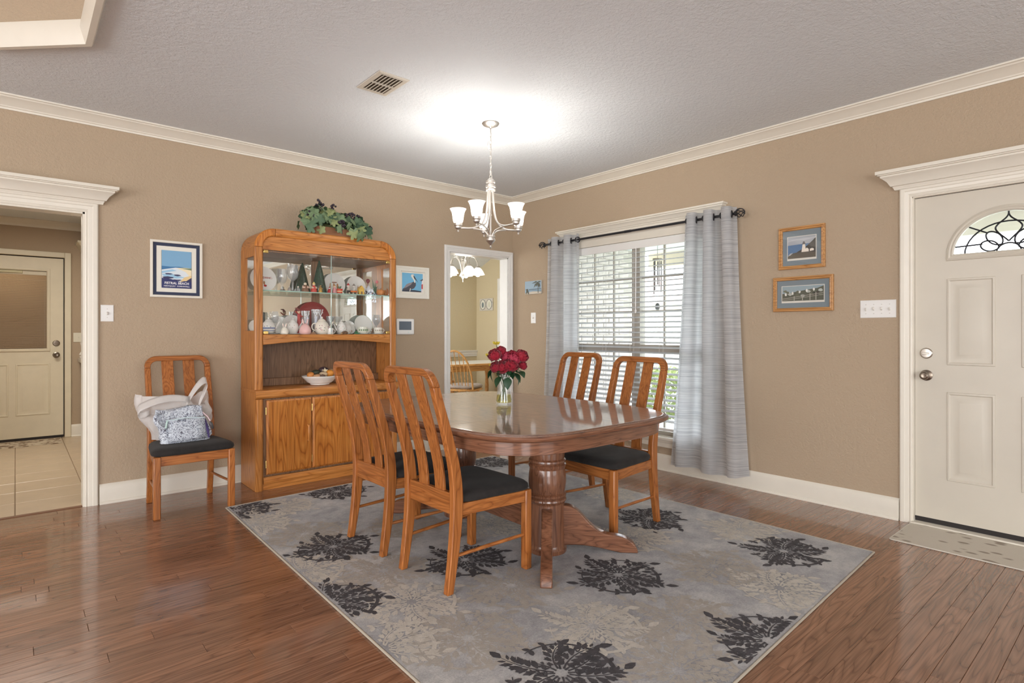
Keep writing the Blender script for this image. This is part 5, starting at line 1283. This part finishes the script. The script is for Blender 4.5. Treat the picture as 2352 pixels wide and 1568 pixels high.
tocam = math.atan2(-.755, -.6557)
RA = .24
SH = [(.030,.0),(.036,.008),(.040,.03),(.042,.055),(.047,.078),(.056,.096),(.0605,.102)]
shade_prof = SH+[(.057,.1005),(.0535,.095),(.0445,.078),(.0395,.055),(.0375,.03),(.033,.01)]
for i in range(5):
    a = tocam+math.radians(-21.6+72*i)*1.0
    dx, dy = math.cos(a), math.sin(a)
    def q(r, z): return (dx*r, dy*r, zz(z))
    arm = obj('arm', MB().tube(bez(q(.02,2.25), q(.028,2.1), q(.03,2.04), q(.075,2.0), 12)+bez(q(.075,2.0), q(.12,1.965), q(.17,1.978), q(RA-.02,1.978), 10)[1:], .0068, 8), M['silver'], chd)
    obj('lower_arm', MB().tube(bez(q(.018,1.915), q(.03,1.96), q(.07,1.965), q(.13,1.972), 12), .006, 8), M['silver'], chd)
    cup_ = obj('shade_holder', MB().lathe([(.001,-.05),(.006,-.049),(.008,-.042),(.004,-.035),(.012,-.03),(.024,-.022),(.026,-.012),(.024,-.008),(.03,-.004),(.031,.012),(.028,.016)], 24, (dx*RA, dy*RA, zz(2.0))), M['silver'], chd)
    obj('shade', MB().lathe(shade_prof, 32, (dx*RA, dy*RA, zz(2.016)), caps=(False, False)), M['lamp_glass'], chd, smooth=70)
    obj('bulb', MB().ball((dx*RA, dy*RA, zz(2.062)), .02, 12, 8, 1,1,1.2), M['bulb'], chd)
    l = bpy.data.lights.new('chandelier_bulb', 'POINT'); l.energy = 7.5; l.color = (1, .96, .9); l.shadow_soft_size = .03
    lo = bpy.data.objects.new('chandelier_bulb', l); COL.objects.link(lo); lo.location = (CH[0]+dx*RA, CH[1]+dy*RA, 2.105)

# ================================================================== CEILING VENT
vt = thing('ceiling_vent', 'white louvred air vent in the ceiling', 'vent', (-2.617, -1.79, H))
mb = MB(); mb.loft([[(s1*(.1-i), s2*(.151-i), z) for s1, s2 in ((-1,-1),(1,-1),(1,1),(-1,1))] for i, z in ((0,0),(0,-.004),(.008,-.008),(.028,-.008),(.03,-.002))], False, False); obj('frame', mb, P(206,198,184,.4), vt, smooth=20)
bx('duct', -.072, .072, -.122, .122, -.003, -.001, P(116,108,96,.6), vt); bx('divider', -.072, .072, -.004, .004, -.012, -.003, P(206,198,184,.4), vt)
for s in (1, -1):
    for k in range(6):
        x = -.058+k*.0225; o = bx('louvre', -.009, .009, -.056, .056, -.0006, .0006, P(206,198,184,.4), vt, loc=(x, s*.063, -.0085)); o.rotation_euler = (0, math.radians(-28), 0)

# ================================================================== WALL PICTURES, SWITCHES
def frame_mb(hw, hh, prof):
    mb = MB(); mb.loft([[(a, y, b) for a, _, b in rect(hw-i, hh-i, 0)] for i, y in prof], False, False); return mb
def art(parent, w_, h_, y, polys, cx=0, cz=0, name='print'):
    mb = MB(); mats = []
    for i, (pl, mt) in enumerate(polys):
        if mt not in mats: mats.append(mt)
        mb.cur = mats.index(mt)
        yy = y-.00035*i
        mb.add([(cx+(a-.5)*w_, yy, cz+(b-.5)*h_) for a, b in pl], [tuple(range(len(pl)))])
    return obj(name, mb, mats, parent, smooth=0, merge=False)
def text(parent, s, size, mat, loc, name='lettering', bold=0, ext=.0003, rot=(PI/2,0,0), sx=1.0):
    cu = bpy.data.curves.new(name, 'FONT'); cu.body = s; cu.size = size; cu.align_x = 'CENTER'; cu.align_y = 'CENTER'; cu.extrude = ext; cu.offset = bold; cu.resolution_u = 3
    tmp = bpy.data.objects.new('tmp', cu); COL.objects.link(tmp); bpy.context.view_layer.update()
    me = bpy.data.meshes.new_from_object(tmp.evaluated_get(bpy.context.evaluated_depsgraph_get())); bpy.data.objects.remove(tmp)
    me.materials.clear(); me.materials.append(mat); me.name = name
    o = bpy.data.objects.new(name, me); COL.objects.link(o); o.parent = parent; o.location = loc; o.rotation_euler = rot; o.scale = (sx, 1, 1); return o
FULL = [(0,0),(1,0),(1,1),(0,1)]
qa = random.Random(77)
def rough_blob(cx, cy, rx, ry, n=12, j=.25): return [(min(1,max(0,cx+rx*math.cos(2*PI*k/n)*(1+qa.uniform(-j,j)))), min(1,max(0,cy+ry*math.sin(2*PI*k/n)*(1+qa.uniform(-j,j))))) for k in range(n)]
# --- beach poster
t = onwall('framed_poster', 'white framed beach travel poster with navy mat on the wall above the spare chair', 'picture', 'L', -3.394, 1.6905)
hw, hh = .174, .2135
wf = P(226,220,206,.4); navy = P(44,52,78,.6)
obj('frame', frame_mb(hw, hh, [(0,-.001),(0,-.018),(.003,-.02),(.015,-.02),(.018,-.016),(.018,-.004)]), wf, t, smooth=20)
obj('outer_mat', frame_mb(hw, hh, [(.018,-.006),(.041,-.006),(.041,-.004)]), navy, t, smooth=0)
obj('inner_mat', frame_mb(hw, hh, [(.041,-.0045),(.073,-.0045)]), P(230,226,214,.6), t, smooth=0)
sky = P(126,172,206,.6); sea = P(66,120,168,.6); foam = P(222,230,236,.6); sand = P(232,204,150,.6); sand2 = P(240,226,190,.6); rock = P(58,56,92,.6); lt = P(160,200,226,.6)
po_ = [(FULL, sky), ([(0,.0),(1,0),(1,.55),(.6,.58),(.3,.57),(0,.58)], sea), ([(0,.0),(1,0),(1,.52),(.8,.55),(.45,.55),(0,.48)], foam), ([(.5,.54),(.75,.56),(1,.555),(1,.3),(.9,.36),(.8,.45)], sand2), ([(.62,.54),(1,.555),(1,.5)], P(120,140,110,.6)),
       ([(.0,.44),(.35,.5),(.5,.47),(.2,.42),(0,.38)], lt), ([(0,.36),(.3,.4),(.5,.33),(.8,.3),(.5,.26),(.1,.28)], lt), ([(.62,.18),(.75,.3),(1,.36),(1,.0),(.6,.0)], sand), ([(.8,.19),(1,.3),(1,.1),(.75,.15)], rock),
       (rough_blob(.22,.375,.13,.018), rock), (rough_blob(.52,.345,.13,.02), rock), (rough_blob(.2,.275,.17,.03), rock), (rough_blob(.5,.215,.16,.02), rock), ([(0,0),(1,0),(1,.19),(.75,.2),(.62,.17),(.5,.2),(.3,.24),(.0,.26)], P(48,54,104,.6))]
art(t, .198, .283, -.005, po_)
wt = P(236,236,236,.6)
text(t, 'FISTRAL BEACH', .0245, wt, (0, -.0101, -.105), bold=.0006, sx=.96); text(t, 'NEWQUAY  CORNWALL', .0125, wt, (0, -.0101, -.127), bold=.0003, sx=1.22)
# --- pelican
t = onwall('framed_photo', 'white framed photo of a pelican on the wall right of the hutch', 'picture', 'L', -1.332, 1.71)
hw, hh = .19, .158
obj('frame', frame_mb(hw, hh, [(0,-.001),(0,-.016),(.004,-.018),(.02,-.018),(.022,-.015),(.036,-.015),(.038,-.018),(.05,-.018),(.053,-.006)]), P(236,232,220,.4), t, smooth=20)
obj('inner_mat', frame_mb(hw, hh, [(.053,-.006),(.073,-.0055)]), P(236,230,218,.6), t, smooth=0)
pk = P(118,184,220,.6); gr = P(84,84,92,.6); gr2 = P(150,142,146,.6); ivw = P(236,232,220,.6)
art(t, .236, .185, -.007, [(FULL, pk), ([(0,0),(1,0),(1,.05),(.6,.1),(.3,.1),(0,.06)], P(60,66,80,.6)), ([(0,.08),(.05,.16),(.18,.3),(.3,.44),(.45,.5),(.58,.56),(.66,.52),(.66,.35),(.58,.2),(.4,.1),(.1,.06)], gr), ([(.06,.16),(.2,.38),(.32,.46),(.5,.5),(.4,.36),(.2,.22)], gr2),
    ([(.58,.5),(.56,.62),(.48,.74),(.42,.84),(.44,.93),(.52,.95),(.58,.9),(.54,.8),(.58,.72),(.63,.6),(.64,.5)], ivw), ([(.53,.9),(.58,.86),(.68,.68),(.78,.5),(.7,.6),(.58,.72),(.55,.8)], P(70,66,72,.6)),
    ([(.92,.0),(1,.0),(1,.7),(.96,.66),(.93,.4)], P(238,232,232,.6)), ([(.93,.18),(1,.18),(1,.45),(.93,.42)], P(206,84,84,.6)), ([(.86,.64),(1,.74),(1,.66),(.92,.6)], P(96,100,110,.6)), ([(.34,.02),(.37,.18),(.41,.18),(.38,.02)], ivw)])
# --- small canvas
t = onwall('beach_canvas', 'small unframed canvas of a palm beach left of the window', 'picture', 'R', .356, 1.709)
bx('canvas', -.133, .133, -.016, -.001, -.073, .073, P(196,190,176,.7), t, .002)
cs = P(158,180,196,.7); cw = P(206,196,180,.7); cd = P(96,96,84,.7)
pal = [(FULL, cs), ([(0,0),(1,0),(1,.14),(.5,.2),(0,.1)], cw), ([(.25,.38),(1,.4),(1,.36),(.25,.33)], P(96,110,120,.7)), ([(.25,.33),(1,.36),(1,.14),(.5,.2),(.25,.24)], P(136,158,174,.7)), ([(.8,.05),(.84,.05),(.83,.5),(.79,.9),(.76,.88),(.8,.5)], cd)]
for ax, ay in ((.42,.8),(.55,.45),(.95,.5),(.9,.4),(1,.9),(.6,.95),(.7,.5)):
    dx, dy = ax-.78, ay-.88; L = math.hypot(dx, dy); nx, ny = -dy/L*.05, dx/L*.05
    pal.append(([(.78,.88),(.78+dx*.5+nx,.9+dy*.4+ny),(ax,ay),(.78+dx*.5-nx,.88+dy*.4-ny)], cd))
pal += [([(.12,.3),(.2,.33),(.26,.02),(.2,.02),(.17,.2),(.1,.02),(.05,.02)], cd), ([(.05,.36),(.2,.42),(.2,.3),(.1,.3)], cd)]
art(t, .262, .142, -.0165, pal)
# --- two oak framed prints
oakf = M['oak_x']
def oak_picture(name, label, u, z, hw, hh, polys, pw_, ph_, pcz):
    t = onwall(name, label, 'picture', 'R', u, z)
    obj('frame', frame_mb(hw, hh, [(0,-.001),(0,-.02),(.004,-.024),(.010,-.024),(.013,-.019),(.02,-.021),(.025,-.016),(.027,-.008)]), wood('frame_oak', C(150,94,44), C(196,142,84), C(208,156,98), 'x', 1.0, .35) if 'frame_oak' not in M else M['frame_oak'], t, smooth=15)
    obj('mat_board', MB().box(-hw+.026, hw-.026, -.007, -.003, -hh+.026, hh-.026), P(118,132,140,.7), t, smooth=0)
    obj('print_border', MB().box(-pw_/2-.005, pw_/2+.005, -.0082, -.007, pcz-ph_/2-.014, pcz+ph_/2+.004), P(222,218,208,.7), t, smooth=0)
    art(t, pw_, ph_, -.0086, polys, 0, pcz)
    bx('glazing', -hw+.026, hw-.026, -.0145, -.0135, -hh+.026, hh-.026, M['glass'], t); return t
M['frame_oak'] = wood('frame_oak', C(150,94,44), C(196,142,84), C(208,156,98), 'x', 1.0, .35)
cl = P(168,172,178,.7); sb = P(84,118,156,.7); ln = P(92,84,70,.7); ln2 = P(66,62,56,.7); wh = P(232,222,208,.7)
lh = [(FULL, cl), ([(0,.62),(1,.66),(1,0),(0,0)], sb), ([(0,.78),(.3,.84),(.6,.8),(1,.86),(1,.92),(.5,.9),(0,.86)], P(188,190,194,.7)), ([(.35,.3),(.55,.42),(.7,.55),(.86,.72),(1,.88),(1,.2),(.3,.22)], ln2), ([(0,0),(1,0),(1,.22),(.8,.28),(.55,.28),(.25,.26),(.1,.2),(0,.12)], ln), ([(0,.12),(.08,.24),(.2,.28),(.1,.16)], P(170,174,178,.7)),
      ([(.5,.27),(.66,.27),(.63,.62),(.54,.62)], wh), ([(.52,.62),(.65,.62),(.65,.65),(.52,.65)], P(60,58,60,.7)), ([(.545,.65),(.625,.65),(.625,.72),(.585,.76),(.545,.72)], P(86,84,88,.7)), ([(.6,.27),(.76,.27),(.76,.38),(.7,.45),(.6,.36)], wh), ([(.8,.28),(.94,.3),(.94,.38),(.88,.41),(.8,.38)], wh)]
oak_picture('framed_print', 'oak framed print of a white lighthouse on a cliff, the upper of two', 3.2025, 1.831, .161, .154, lh, .195, .158, .002)
hk = [(FULL, P(146,164,172,.7)), ([(0,.5),(.2,.55),(.45,.66),(.6,.72),(.85,.8),(1,.95),(1,0),(0,0)], P(84,88,76,.7))]
for k in range(16): hk.append((rough_blob(qa.uniform(.05,.95), qa.uniform(.3,.68), .05, .09), qa.choice((P(60,62,56,.7), P(112,116,96,.7), P(176,180,172,.7), P(96,100,84,.7)))))
for k in range(5): hk.append((rough_blob(.1+.17*k, .45+.07*k, .025, .1), P(222,220,212,.7)))
hk += [([(0,.12),(1,.46),(1,.5),(0,.17)], P(150,146,134,.7)), ([(0,.02),(1,.34),(1,.38),(0,.06)], P(150,146,134,.7))]+[([(x,.02),(x+.022,.02),(x+.022,.2+.4*x),(x,.2+.4*x)], P(164,160,148,.7)) for x in (.3,.5,.68,.82)]
oak_picture('framed_print', 'wide oak framed print of a seaside village behind a fence, the lower of two', 3.209, 1.494, .209, .127, hk, .29, .108, .004)
# --- thermostat, switches
t = onwall('thermostat', 'white wall thermostat with grey screen right of the hutch', 'thermostat', 'L', -1.418, 1.270)
obj('housing', MB().box(-.098, .098, -.024, -.001, -.078, .078), M['white_plastic'], t, bevel=.012, seg=3); bx('screen', -.075, .062, -.0255, -.024, -.032, .052, P(86,94,104,.25), t); obj('button', MB().lathe([(.007,-.024),(.007,-.026),(.001,-.0262)], 14, (.03,0,-.055), axis='y'), P(216,230,226,.4), t)
def switch(label, wall, u, z, n, states, w_=None):
    t = onwall('light_switch', label, 'switch', wall, u, z, 0, 'wall switch plates'); hw = (.0385 if n == 1 else .105); hh = .059
    obj('plate', MB().loft([[(a, y, b) for a, _, b in rect(hw-i, hh-i, 0)] for i, y in ((0,-.001),(0,-.003),(.004,-.006))]), M['white_plastic'], t, smooth=20)
    for k in range(n):
        x = (k-(n-1)/2)*.046
        tg = obj('toggle', MB().box(-.0045,.0045,-.012,.003,-.01,.01), P(226,222,214,.4), t, bevel=.002, loc=(x, -.006, 0)); tg.rotation_euler = (math.radians(25 if states[k] else -25), 0, 0)
        for zz_ in (.03, -.03): obj('screw', MB().lathe([(.0028,-.0058),(.0028,-.0068),(.0005,-.007)], 8, (x,0,zz_), axis='y'), P(190,184,174,.4), t)
    return t
switch('single white light switch beside the kitchen opening', 'L', -3.8275, 1.35, 1, [1]); switch('single white light switch below the small beach canvas', 'R', .3475, 1.373, 1, [0]); switch('four-gang white light switch beside the front door', 'R', 3.687, 1.369, 4, [1, 0, 0, 1])

# ================================================================== DOORMAT
m, nt, bs, out = newmat('speckled_mat'); vec = coords(nt, (1, .55, 1)); n1 = noise(nt, vec, 26, 2, .5); v1 = N(nt, 'ShaderNodeTexVoronoi'); v1.inputs['Scale'].default_value = 19; nt.links.new(vec, v1.inputs['Vector'])
mm = math_(nt, 'ADD', v1.outputs['Distance'], math_(nt, 'MULTIPLY', n1.outputs[0], .35)); rm = ramp(nt, mm, [(.40, C(150,138,124)), (.52, C(202,194,180))]); nt.links.new(rm.outputs[0], bs.inputs['Base Color']); bs.inputs['Roughness'].default_value = .95; nb2 = noise(nt, coords(nt), 180, 2); bump(nt, nb2.outputs[0], bs, .4, .004)
dm = thing('doormat', 'cream speckled runner mat in front of the front door', 'mat', (-.235, -4.40, 0), math.radians(0))
mb = MB(); rr_ = []
def rrect(hw, hh, r, z, n=5):
    out = []
    for cx, cy, a0 in ((hw-r, hh-r, 0), (-hw+r, hh-r, PI/2), (-hw+r, -hh+r, PI), (hw-r, -hh+r, 1.5*PI)):
        for k in range(n+1): out.append((cx+r*math.cos(a0+PI/2*k/n), cy+r*math.sin(a0+PI/2*k/n), z))
    return out
mb.loft([rrect(.215, .52, .012, .0), rrect(.215, .52, .012, .005), rrect(.212, .517, .012, .007)]); obj('pile', mb, m, dm, smooth=0)
mb = MB(); mb.tube([(p[0], p[1], .0042) for p in rrect(.217, .522, .012, 0)+[rrect(.217, .522, .012, 0)[0]]], .004, 6); obj('bound_edge', mb, P(206,198,184,.9), dm)
# kitchen mat
km = thing('kitchen_mat', 'cream and brown floral mat at the kitchen door', 'mat', (-4.32, 3.2, 0))
m, nt, bs, out = newmat('floral_mat'); n1 = noise(nt, coords(nt), 14, 3, .6, .8); rm = ramp(nt, n1.outputs[0], [(.42, C(120,96,74)), (.52, C(204,190,168))]); nt.links.new(rm.outputs[0], bs.inputs['Base Color']); bs.inputs['Roughness'].default_value = .95
mb = MB(); mb.loft([rrect(.385, .19, .015, .0005), rrect(.385, .19, .015, .007)]); obj('pile', mb, m, km, smooth=0)

# ================================================================== KITCHEN CABINETS + OUTLET
uc = thing('upper_cabinet', 'cream upper cabinet with crown moulding beyond the kitchen opening', 'cabinet', (-3.36, 3.30, 1.40))
bx('body', -.38, .38, -.15, .145, 0, .74, M['kitchen_door'], uc, .003); raised_panel('cabinet_door', -.375, -.005, .01, .72, -.151, M['kitchen_door'], uc); raised_panel('cabinet_door', .005, .375, .01, .72, -.151, M['kitchen_door'], uc)
mb = MB(); mb.loft([[(-.38-p, -.15-p, z), (.38, -.15-p, z), (.38, .145, z), (-.38-p, .145, z)] for p, z in ((.002,.741),(.01,.75),(.016,.78),(.04,.82),(.052,.83),(.052,.85))]); obj('crown', mb, M['kitchen_door'], uc, smooth=20)
lc = thing('base_cabinet', 'cream base cabinet beyond the kitchen opening', 'cabinet', (-3.36, 3.13, 0))
bx('body', -.38, .38, -.28, .285, .0, .87, M['kitchen_door'], lc, .003); raised_panel('cabinet_door', -.375, -.005, .12, .85, -.281, M['kitchen_door'], lc); raised_panel('cabinet_door', .005, .375, .12, .85, -.281, M['kitchen_door'], lc)
tag(bx('countertop', -3.77, -2.98, 2.83, 3.43, .8705, .91, P(214,206,192,.3), None, .006), 'pale kitchen worktop on the cream base cabinet', 'worktop')
t = thing('outlet_plate', 'pale switch and outlet plate on the kitchen wall under the upper cabinet', 'outlet', (-3.745, 3.448, 1.155)); bx('plate', -.065, .065, -.006, 0, -.055, .055, P(222,216,196,.4), t, .003); bx('socket', .018, .042, -.009, -.006, -.01, .012, drk, t); bx('toggle', -.02, -.012, -.014, -.006, -.008, .008, P(210,204,184,.4), t)
t = thing('corded_telephone', 'white phone plugged in above the kitchen worktop', 'phone', (-3.70, 3.3, .9105)); bx('base', -.06, .06, -.07, .07, 0, .035, P(222,216,206,.4), t, .008); obj('handset', MB().tube([(-.055,-.02,.045),(-.05,-.02,.065),(.05,-.02,.065),(.055,-.02,.045)], .014, 8), P(230,226,216,.4), t); obj('cord', MB().tube([(0,.06,.02),(-.03,.1,.1),(-.045,.135,.19)], .003, 6), P(222,216,206,.5), t)

# ================================================================== BREAKFAST ROOM
bt = thing('breakfast_table', 'white-topped pine table in the breakfast room', 'table', (.95, 2.1, 0))
obj('tabletop', MB().loft([[(x, y, z) for x, y in sup(.75-o, .45-o, 5, 60)] for o, z in ((.01,.725),(0,.73),(0,.752),(.004,.755))]), M['pine_x'], bt); obj('white_tile_inset', MB().prism([(x, y) for x, y in sup(.71, .41, 5, 60)], .7552, .757, 'xy'), P(236,236,232,.3), bt)
for s1 in (1, -1):
    for s2 in (1, -1): obj('leg', MB().lathe([(.02,0),(.026,.1),(.032,.35),(.022,.5),(.034,.56),(.034,.66)], 16, (s1*.62, s2*.36, 0)), M['pine_z'], bt)
mb = MB(); mb.box(-.6, .6, -.375, -.355, .645, .725).box(-.6, .6, .355, .375, .645, .725).box(-.635, -.615, -.34, .34, .645, .725).box(.615, .635, -.34, .34, .645, .725); stuff(obj('apron', mb, M['pine_x'], bt, merge=False))
def windsor(label, loc, rz, cushion=True):
    t = thing('windsor_chair', label, 'chair', loc, rz, 'windsor chairs in the breakfast room')
    obj('seat', MB().loft([[(x, y, z) for x, y in sup(.22-o, .23-o, 3, 40)] for o, z in ((.03,.42),(.0,.43),(0,.445),(.02,.452))]), M['pine_x'], t)
    def hoop(u): a = PI*u; return (-.17-.10*math.sin(a)**.8-.06*math.sin(a), -.205*math.cos(a), .45+.52*math.sin(a)**.62)
    obj('hoop', MB().tube([hoop(i/28) for i in range(29)], .0125, 8), M['pine_z'], t)
    for k in range(7):
        u = .2+.6*k/6; h = hoop(u); obj('spindle', MB().tube([(-.165, -.15*math.cos(PI*u)*1.1, .45), h], .006, 6), M['pine_z'], t)
    for s1 in (1, -1):
        for s2 in (1, -1): obj('leg', MB().tube([(s1*.13, s2*.14, .43), (s1*.165, s2*.17, .22), (s1*.2, s2*.2, 0)], [.013,.019,.012], 10), M['pine_z'], t)
        obj('side_stretcher', MB().tube([(-.17, s1*.175, .19), (.17, s1*.175, .19)], .009, 8), M['pine_x'], t)
    obj('cross_stretcher', MB().tube([(0, -.175, .19), (0, .175, .19)], .009, 8), M['pine_x'], t)
    if cushion:
        c_ = obj('seat_pad', MB().loft([[(x+.01, y, z) for x, y in sup(.2-o, .205-o, 4, 40)] for o, z in ((.02,.453),(0,.462),(-.01,.48),(0,.497),(.03,.507),(.1,.51))]), plain('quilted_pad', C(176,166,160), .9, var=.25, vscale=12, bmp=(18,.7,.02)), t, smooth=60)
        for s1 in (1, -1): obj('tie', MB().tube([(-.17,s1*.12,.46),(-.2,s1*.13,.44),(-.21,s1*.12,.40)], .005, 6), P(176,166,160,.9), c_)
    return t
windsor('pine windsor chair with a quilted grey pad nearest the breakfast room opening', (.34, 1.40, 0), math.radians(28))
windsor('pine windsor chair partly hidden on the far side of the breakfast table', (.74, 2.635, 0), math.radians(-90), False)
windsor('pine windsor chair at the right end of the breakfast table behind the roses', (1.3, 1.33, 0), math.radians(95))
bc = thing('breakfast_chandelier', 'small chandelier with lit white bell shades in the breakfast room', 'chandelier', (.42, 1.55, 2.47))
obj('stem', MB().lathe([(.03,0),(.03,-.01),(.006,-.014),(.006,-.2),(.03,-.21),(.034,-.235),(.022,-.25),(.034,-.27),(.02,-.29),(.018,-.45),(.028,-.46),(.03,-.48),(.012,-.5),(.006,-.52),(.008,-.535),(.001,-.55)], 20), M['silver'], bc)
for k in range(5):
    a = tocam+.5+2*PI*k/5; dx, dy = math.cos(a), math.sin(a)
    ar = obj('arm', MB().tube(bez((dx*.02,dy*.02,-.42), (dx*.06,dy*.06,-.1), (dx*.2,dy*.2,-.16), (dx*.21,dy*.21,-.33), 16), .007, 8), M['silver'], bc)
    obj('shade_holder', MB().lathe([(.012,.03),(.03,.02),(.034,0)], 16, (dx*.21,dy*.21,-.345)), M['silver'], ar)
    obj('shade', MB().lathe([(.03,0),(.055,-.02),(.078,-.055),(.092,-.085),(.098,-.1),(.095,-.1),(.075,-.055),(.05,-.02),(.028,-.004)], 28, (dx*.21,dy*.21,-.345), caps=(False, False)), M['lamp_glass'], ar, smooth=70)
    obj('bulb', MB().ball((dx*.21,dy*.21,-.44), .034, 14, 10), M['bulb'], ar)
l = bpy.data.lights.new('breakfast_lamp', 'POINT'); l.energy = 14; l.color = (1,.96,.88); l.shadow_soft_size = .12; lo = bpy.data.objects.new('breakfast_lamp', l); COL.objects.link(lo); lo.location = (.42, 1.55, 1.86)
t = thing('wall_plaque', 'pale wooden plaque with two oval pictures on the breakfast room wall', 'picture', (1.77, 2.71, 1.69), -PI/2)
for k in range(3): bx('board', -.18, .18, -.018, -.001, -.105+.0705*k, -.0365+.0705*k, P(206,200,190,.7), t, .003)
for x, cc in ((-.085, P(120,132,136,.6)), (.085, P(206,206,190,.6))):
    e = obj('oval_picture', MB().prism([(x+.07*math.cos(2*PI*k/28), .085*math.sin(2*PI*k/28)) for k in range(28)], -.021, -.018, 'xz'), P(226,224,212,.6), t, smooth=0)
    obj('oval_rim', MB().tube([(x+.07*math.cos(2*PI*k/28), -.021, .085*math.sin(2*PI*k/28)) for k in range(29)], .004, 6, caps=False), P(110,116,118,.6), e); obj('sketch', MB().prism([(a_*.05+x, b_*.06-.005) for a_, b_ in blob(9,.6,.8)], -.0225, -.021, 'xz'), cc, e, smooth=0)

# ================================================================== BAGS ON THE SPARE CHAIR
SC = .4665
M['plastic_bag'] = plain('white_plastic_film', C(238, 234, 231), .35, var=.05, vscale=9, bmp=(14, .6, .02), trans=.45)
pb_ = thing('plastic_bag', 'white translucent plastic shopping bag slumped on the spare chair', 'bag', (-3.43, -.34, SC))
def bagring(v, n=48):
    out = []; q = random.Random(5)
    z = .30*v; hw = lerp(.165, .235, sm(min(1, v*1.5)))*(1-.06*v); hd = lerp(.07, .095, sm(v))*(1-.35*v)
    for k in range(n):
        a = 2*PI*k/n; wob = 1+.05*math.sin(5*a+6*v)+.035*math.sin(11*a-9*v)
        x = hw*math.copysign(abs(math.cos(a))**.7, math.cos(a))*wob; y = hd*math.copysign(abs(math.sin(a))**.8, math.sin(a))*wob
        dz = (.0+.035*math.sin(2*a+.8)+.02*math.sin(3*a))*v**3
        out.append((x-.045*v, y+.02, z+dz-.035*v**2*(x > .1)))
    return out
obj('sack', MB().loft([bagring(i/16) for i in range(17)], True, False), M['plastic_bag'], pb_, smooth=70)
def strap_loop(pts, w0):
    mb = MB(); n = len(pts)
    mb.grid(lambda u, v: tuple(a+b for a, b in zip(pts[min(n-1, int(round(u*(n-1))))], (.0, w0*(v-.5)*1.0*math.sin(PI*min(1,max(0,u))*.9+.2), w0*(v-.5)))), n-1, 4); return mb
hl = bez((.02,-.06,.24), (.07,-.06,.35), (.13,-.05,.42), (.155,-.04,.40), 12)+bez((.155,-.04,.40), (.17,-.03,.36), (.12,-.05,.3), (.10,-.06,.22), 10)[1:]
obj('handle', strap_loop(hl, .045), M['plastic_bag'], pb_, smooth=70, solid=.0012)
hl2 = bez((.04,-.07,.27), (-.1,-.08,.32), (-.2,-.08,.27), (-.255,-.06,.24), 12)+bez((-.255,-.06,.24), (-.29,-.05,.20), (-.26,-.06,.17), (-.2,-.06,.2), 8)[1:]
obj('handle', strap_loop(hl2, .045), M['plastic_bag'], pb_, smooth=70, solid=.0012)
m, nt, bs, out = newmat('paisley_quilted_cloth'); vec = coords(nt); n0 = noise(nt, vec, 17, 3, .5, 1.0)
wv = math_(nt, 'PINGPONG', math_(nt, 'MULTIPLY', n0.outputs[0], 12), .5); n2 = noise(nt, vec, 90, 2, .6)
f_ = math_(nt, 'ADD', wv, math_(nt, 'MULTIPLY', n2.outputs[0], .25)); rp = ramp(nt, f_, [(.16, C(84,80,92)), (.27, C(170,178,192)), (.5, C(212,217,224))]); nt.links.new(rp.outputs[0], bs.inputs['Base Color']); bs.inputs['Roughness'].default_value = .85
bump(nt, n0.outputs[0], bs, .3, .01); M['paisley'] = m
hb_ = thing('paisley_handbag', 'grey and white paisley quilted handbag in front of the plastic bag', 'bag', (-3.435, -.505, SC), math.radians(4))
def hbring(v, n=44):
    out = []; z = .225*v; hw = lerp(.165, .145, v); hd = lerp(.062, .02, v**1.3)
    if v < .08: hw *= .92; hd *= .8
    for k in range(n):
        a = 2*PI*k/n; x = hw*math.copysign(abs(math.cos(a))**.55, math.cos(a)); y = hd*math.copysign(abs(math.sin(a))**.7, math.sin(a))
        out.append((x+.01*math.sin(6*v)-.02*v, y+.05*v+.004*math.sin(9*a+4*v), z+.012*math.sin(2.2*x*10)*v))
    return out
obj('body', MB().loft([hbring(i/14) for i in range(15)]), M['paisley'], hb_, smooth=70)
obj('front_pocket', MB().loft([[(x*.115, -.062+.045*z/.15-(.012 if i not in (0, 5) else 0)-(0 if abs(x) < .95 else -.01), .01+z) for x, z in ((-1,zz_),(-.5,zz_-.002),(0,zz_-.004),(.5,zz_-.002),(1,zz_))] for i, zz_ in enumerate((.0,.03,.07,.11,.14,.15))], False, False, closed=False), M['paisley'], hb_, smooth=70, solid=.006)
zt_ = [(-.115+.23*i/12, -.022-.012*math.sin(PI*i/12), .158-.012*math.cos(PI*i/6)*.4) for i in range(13)]
obj('zipper', MB().tube(zt_, .0045, 6), P(206,222,228,.5), hb_); obj('zip_pull', MB().tube([zt_[0], (-.125,-.04,.13), (-.13,-.045,.105)], .006, 6), P(190,216,210,.5), hb_)
obj('strap', MB().tube(bez((-.14,.02,.2), (-.21,-.02,.22), (-.2,-.03,.12), (-.13,-.03,.10), 14), .013, 8, flat=.3), M['paisley'], hb_)
fb_ = obj('key_fob', MB().ball((0,0,0), .03, 12, 8, .4, .3, 1), P(74,70,70,.4), hb_, loc=(.155, -.04, .095)); fb_.rotation_euler = (0, -.35, 0)
obj('fob_strap', MB().tube([(.115,.03,.185),(.135,-.02,.155),(.148,-.035,.125)], .0035, 6), P(220,190,200,.5), hb_); obj('ribbon', MB().tube([(.12,-.01,.14),(.128,-.045,.07),(.135,-.05,.012)], [.006,.01,.006], 6, flat=.3), P(70,56,110,.6), hb_)
# DANCER lettering on the plate
text(pd, 'DANCER', .025, red_, (.046, .012, .0048), rot=(0,0,0), ext=.0004)
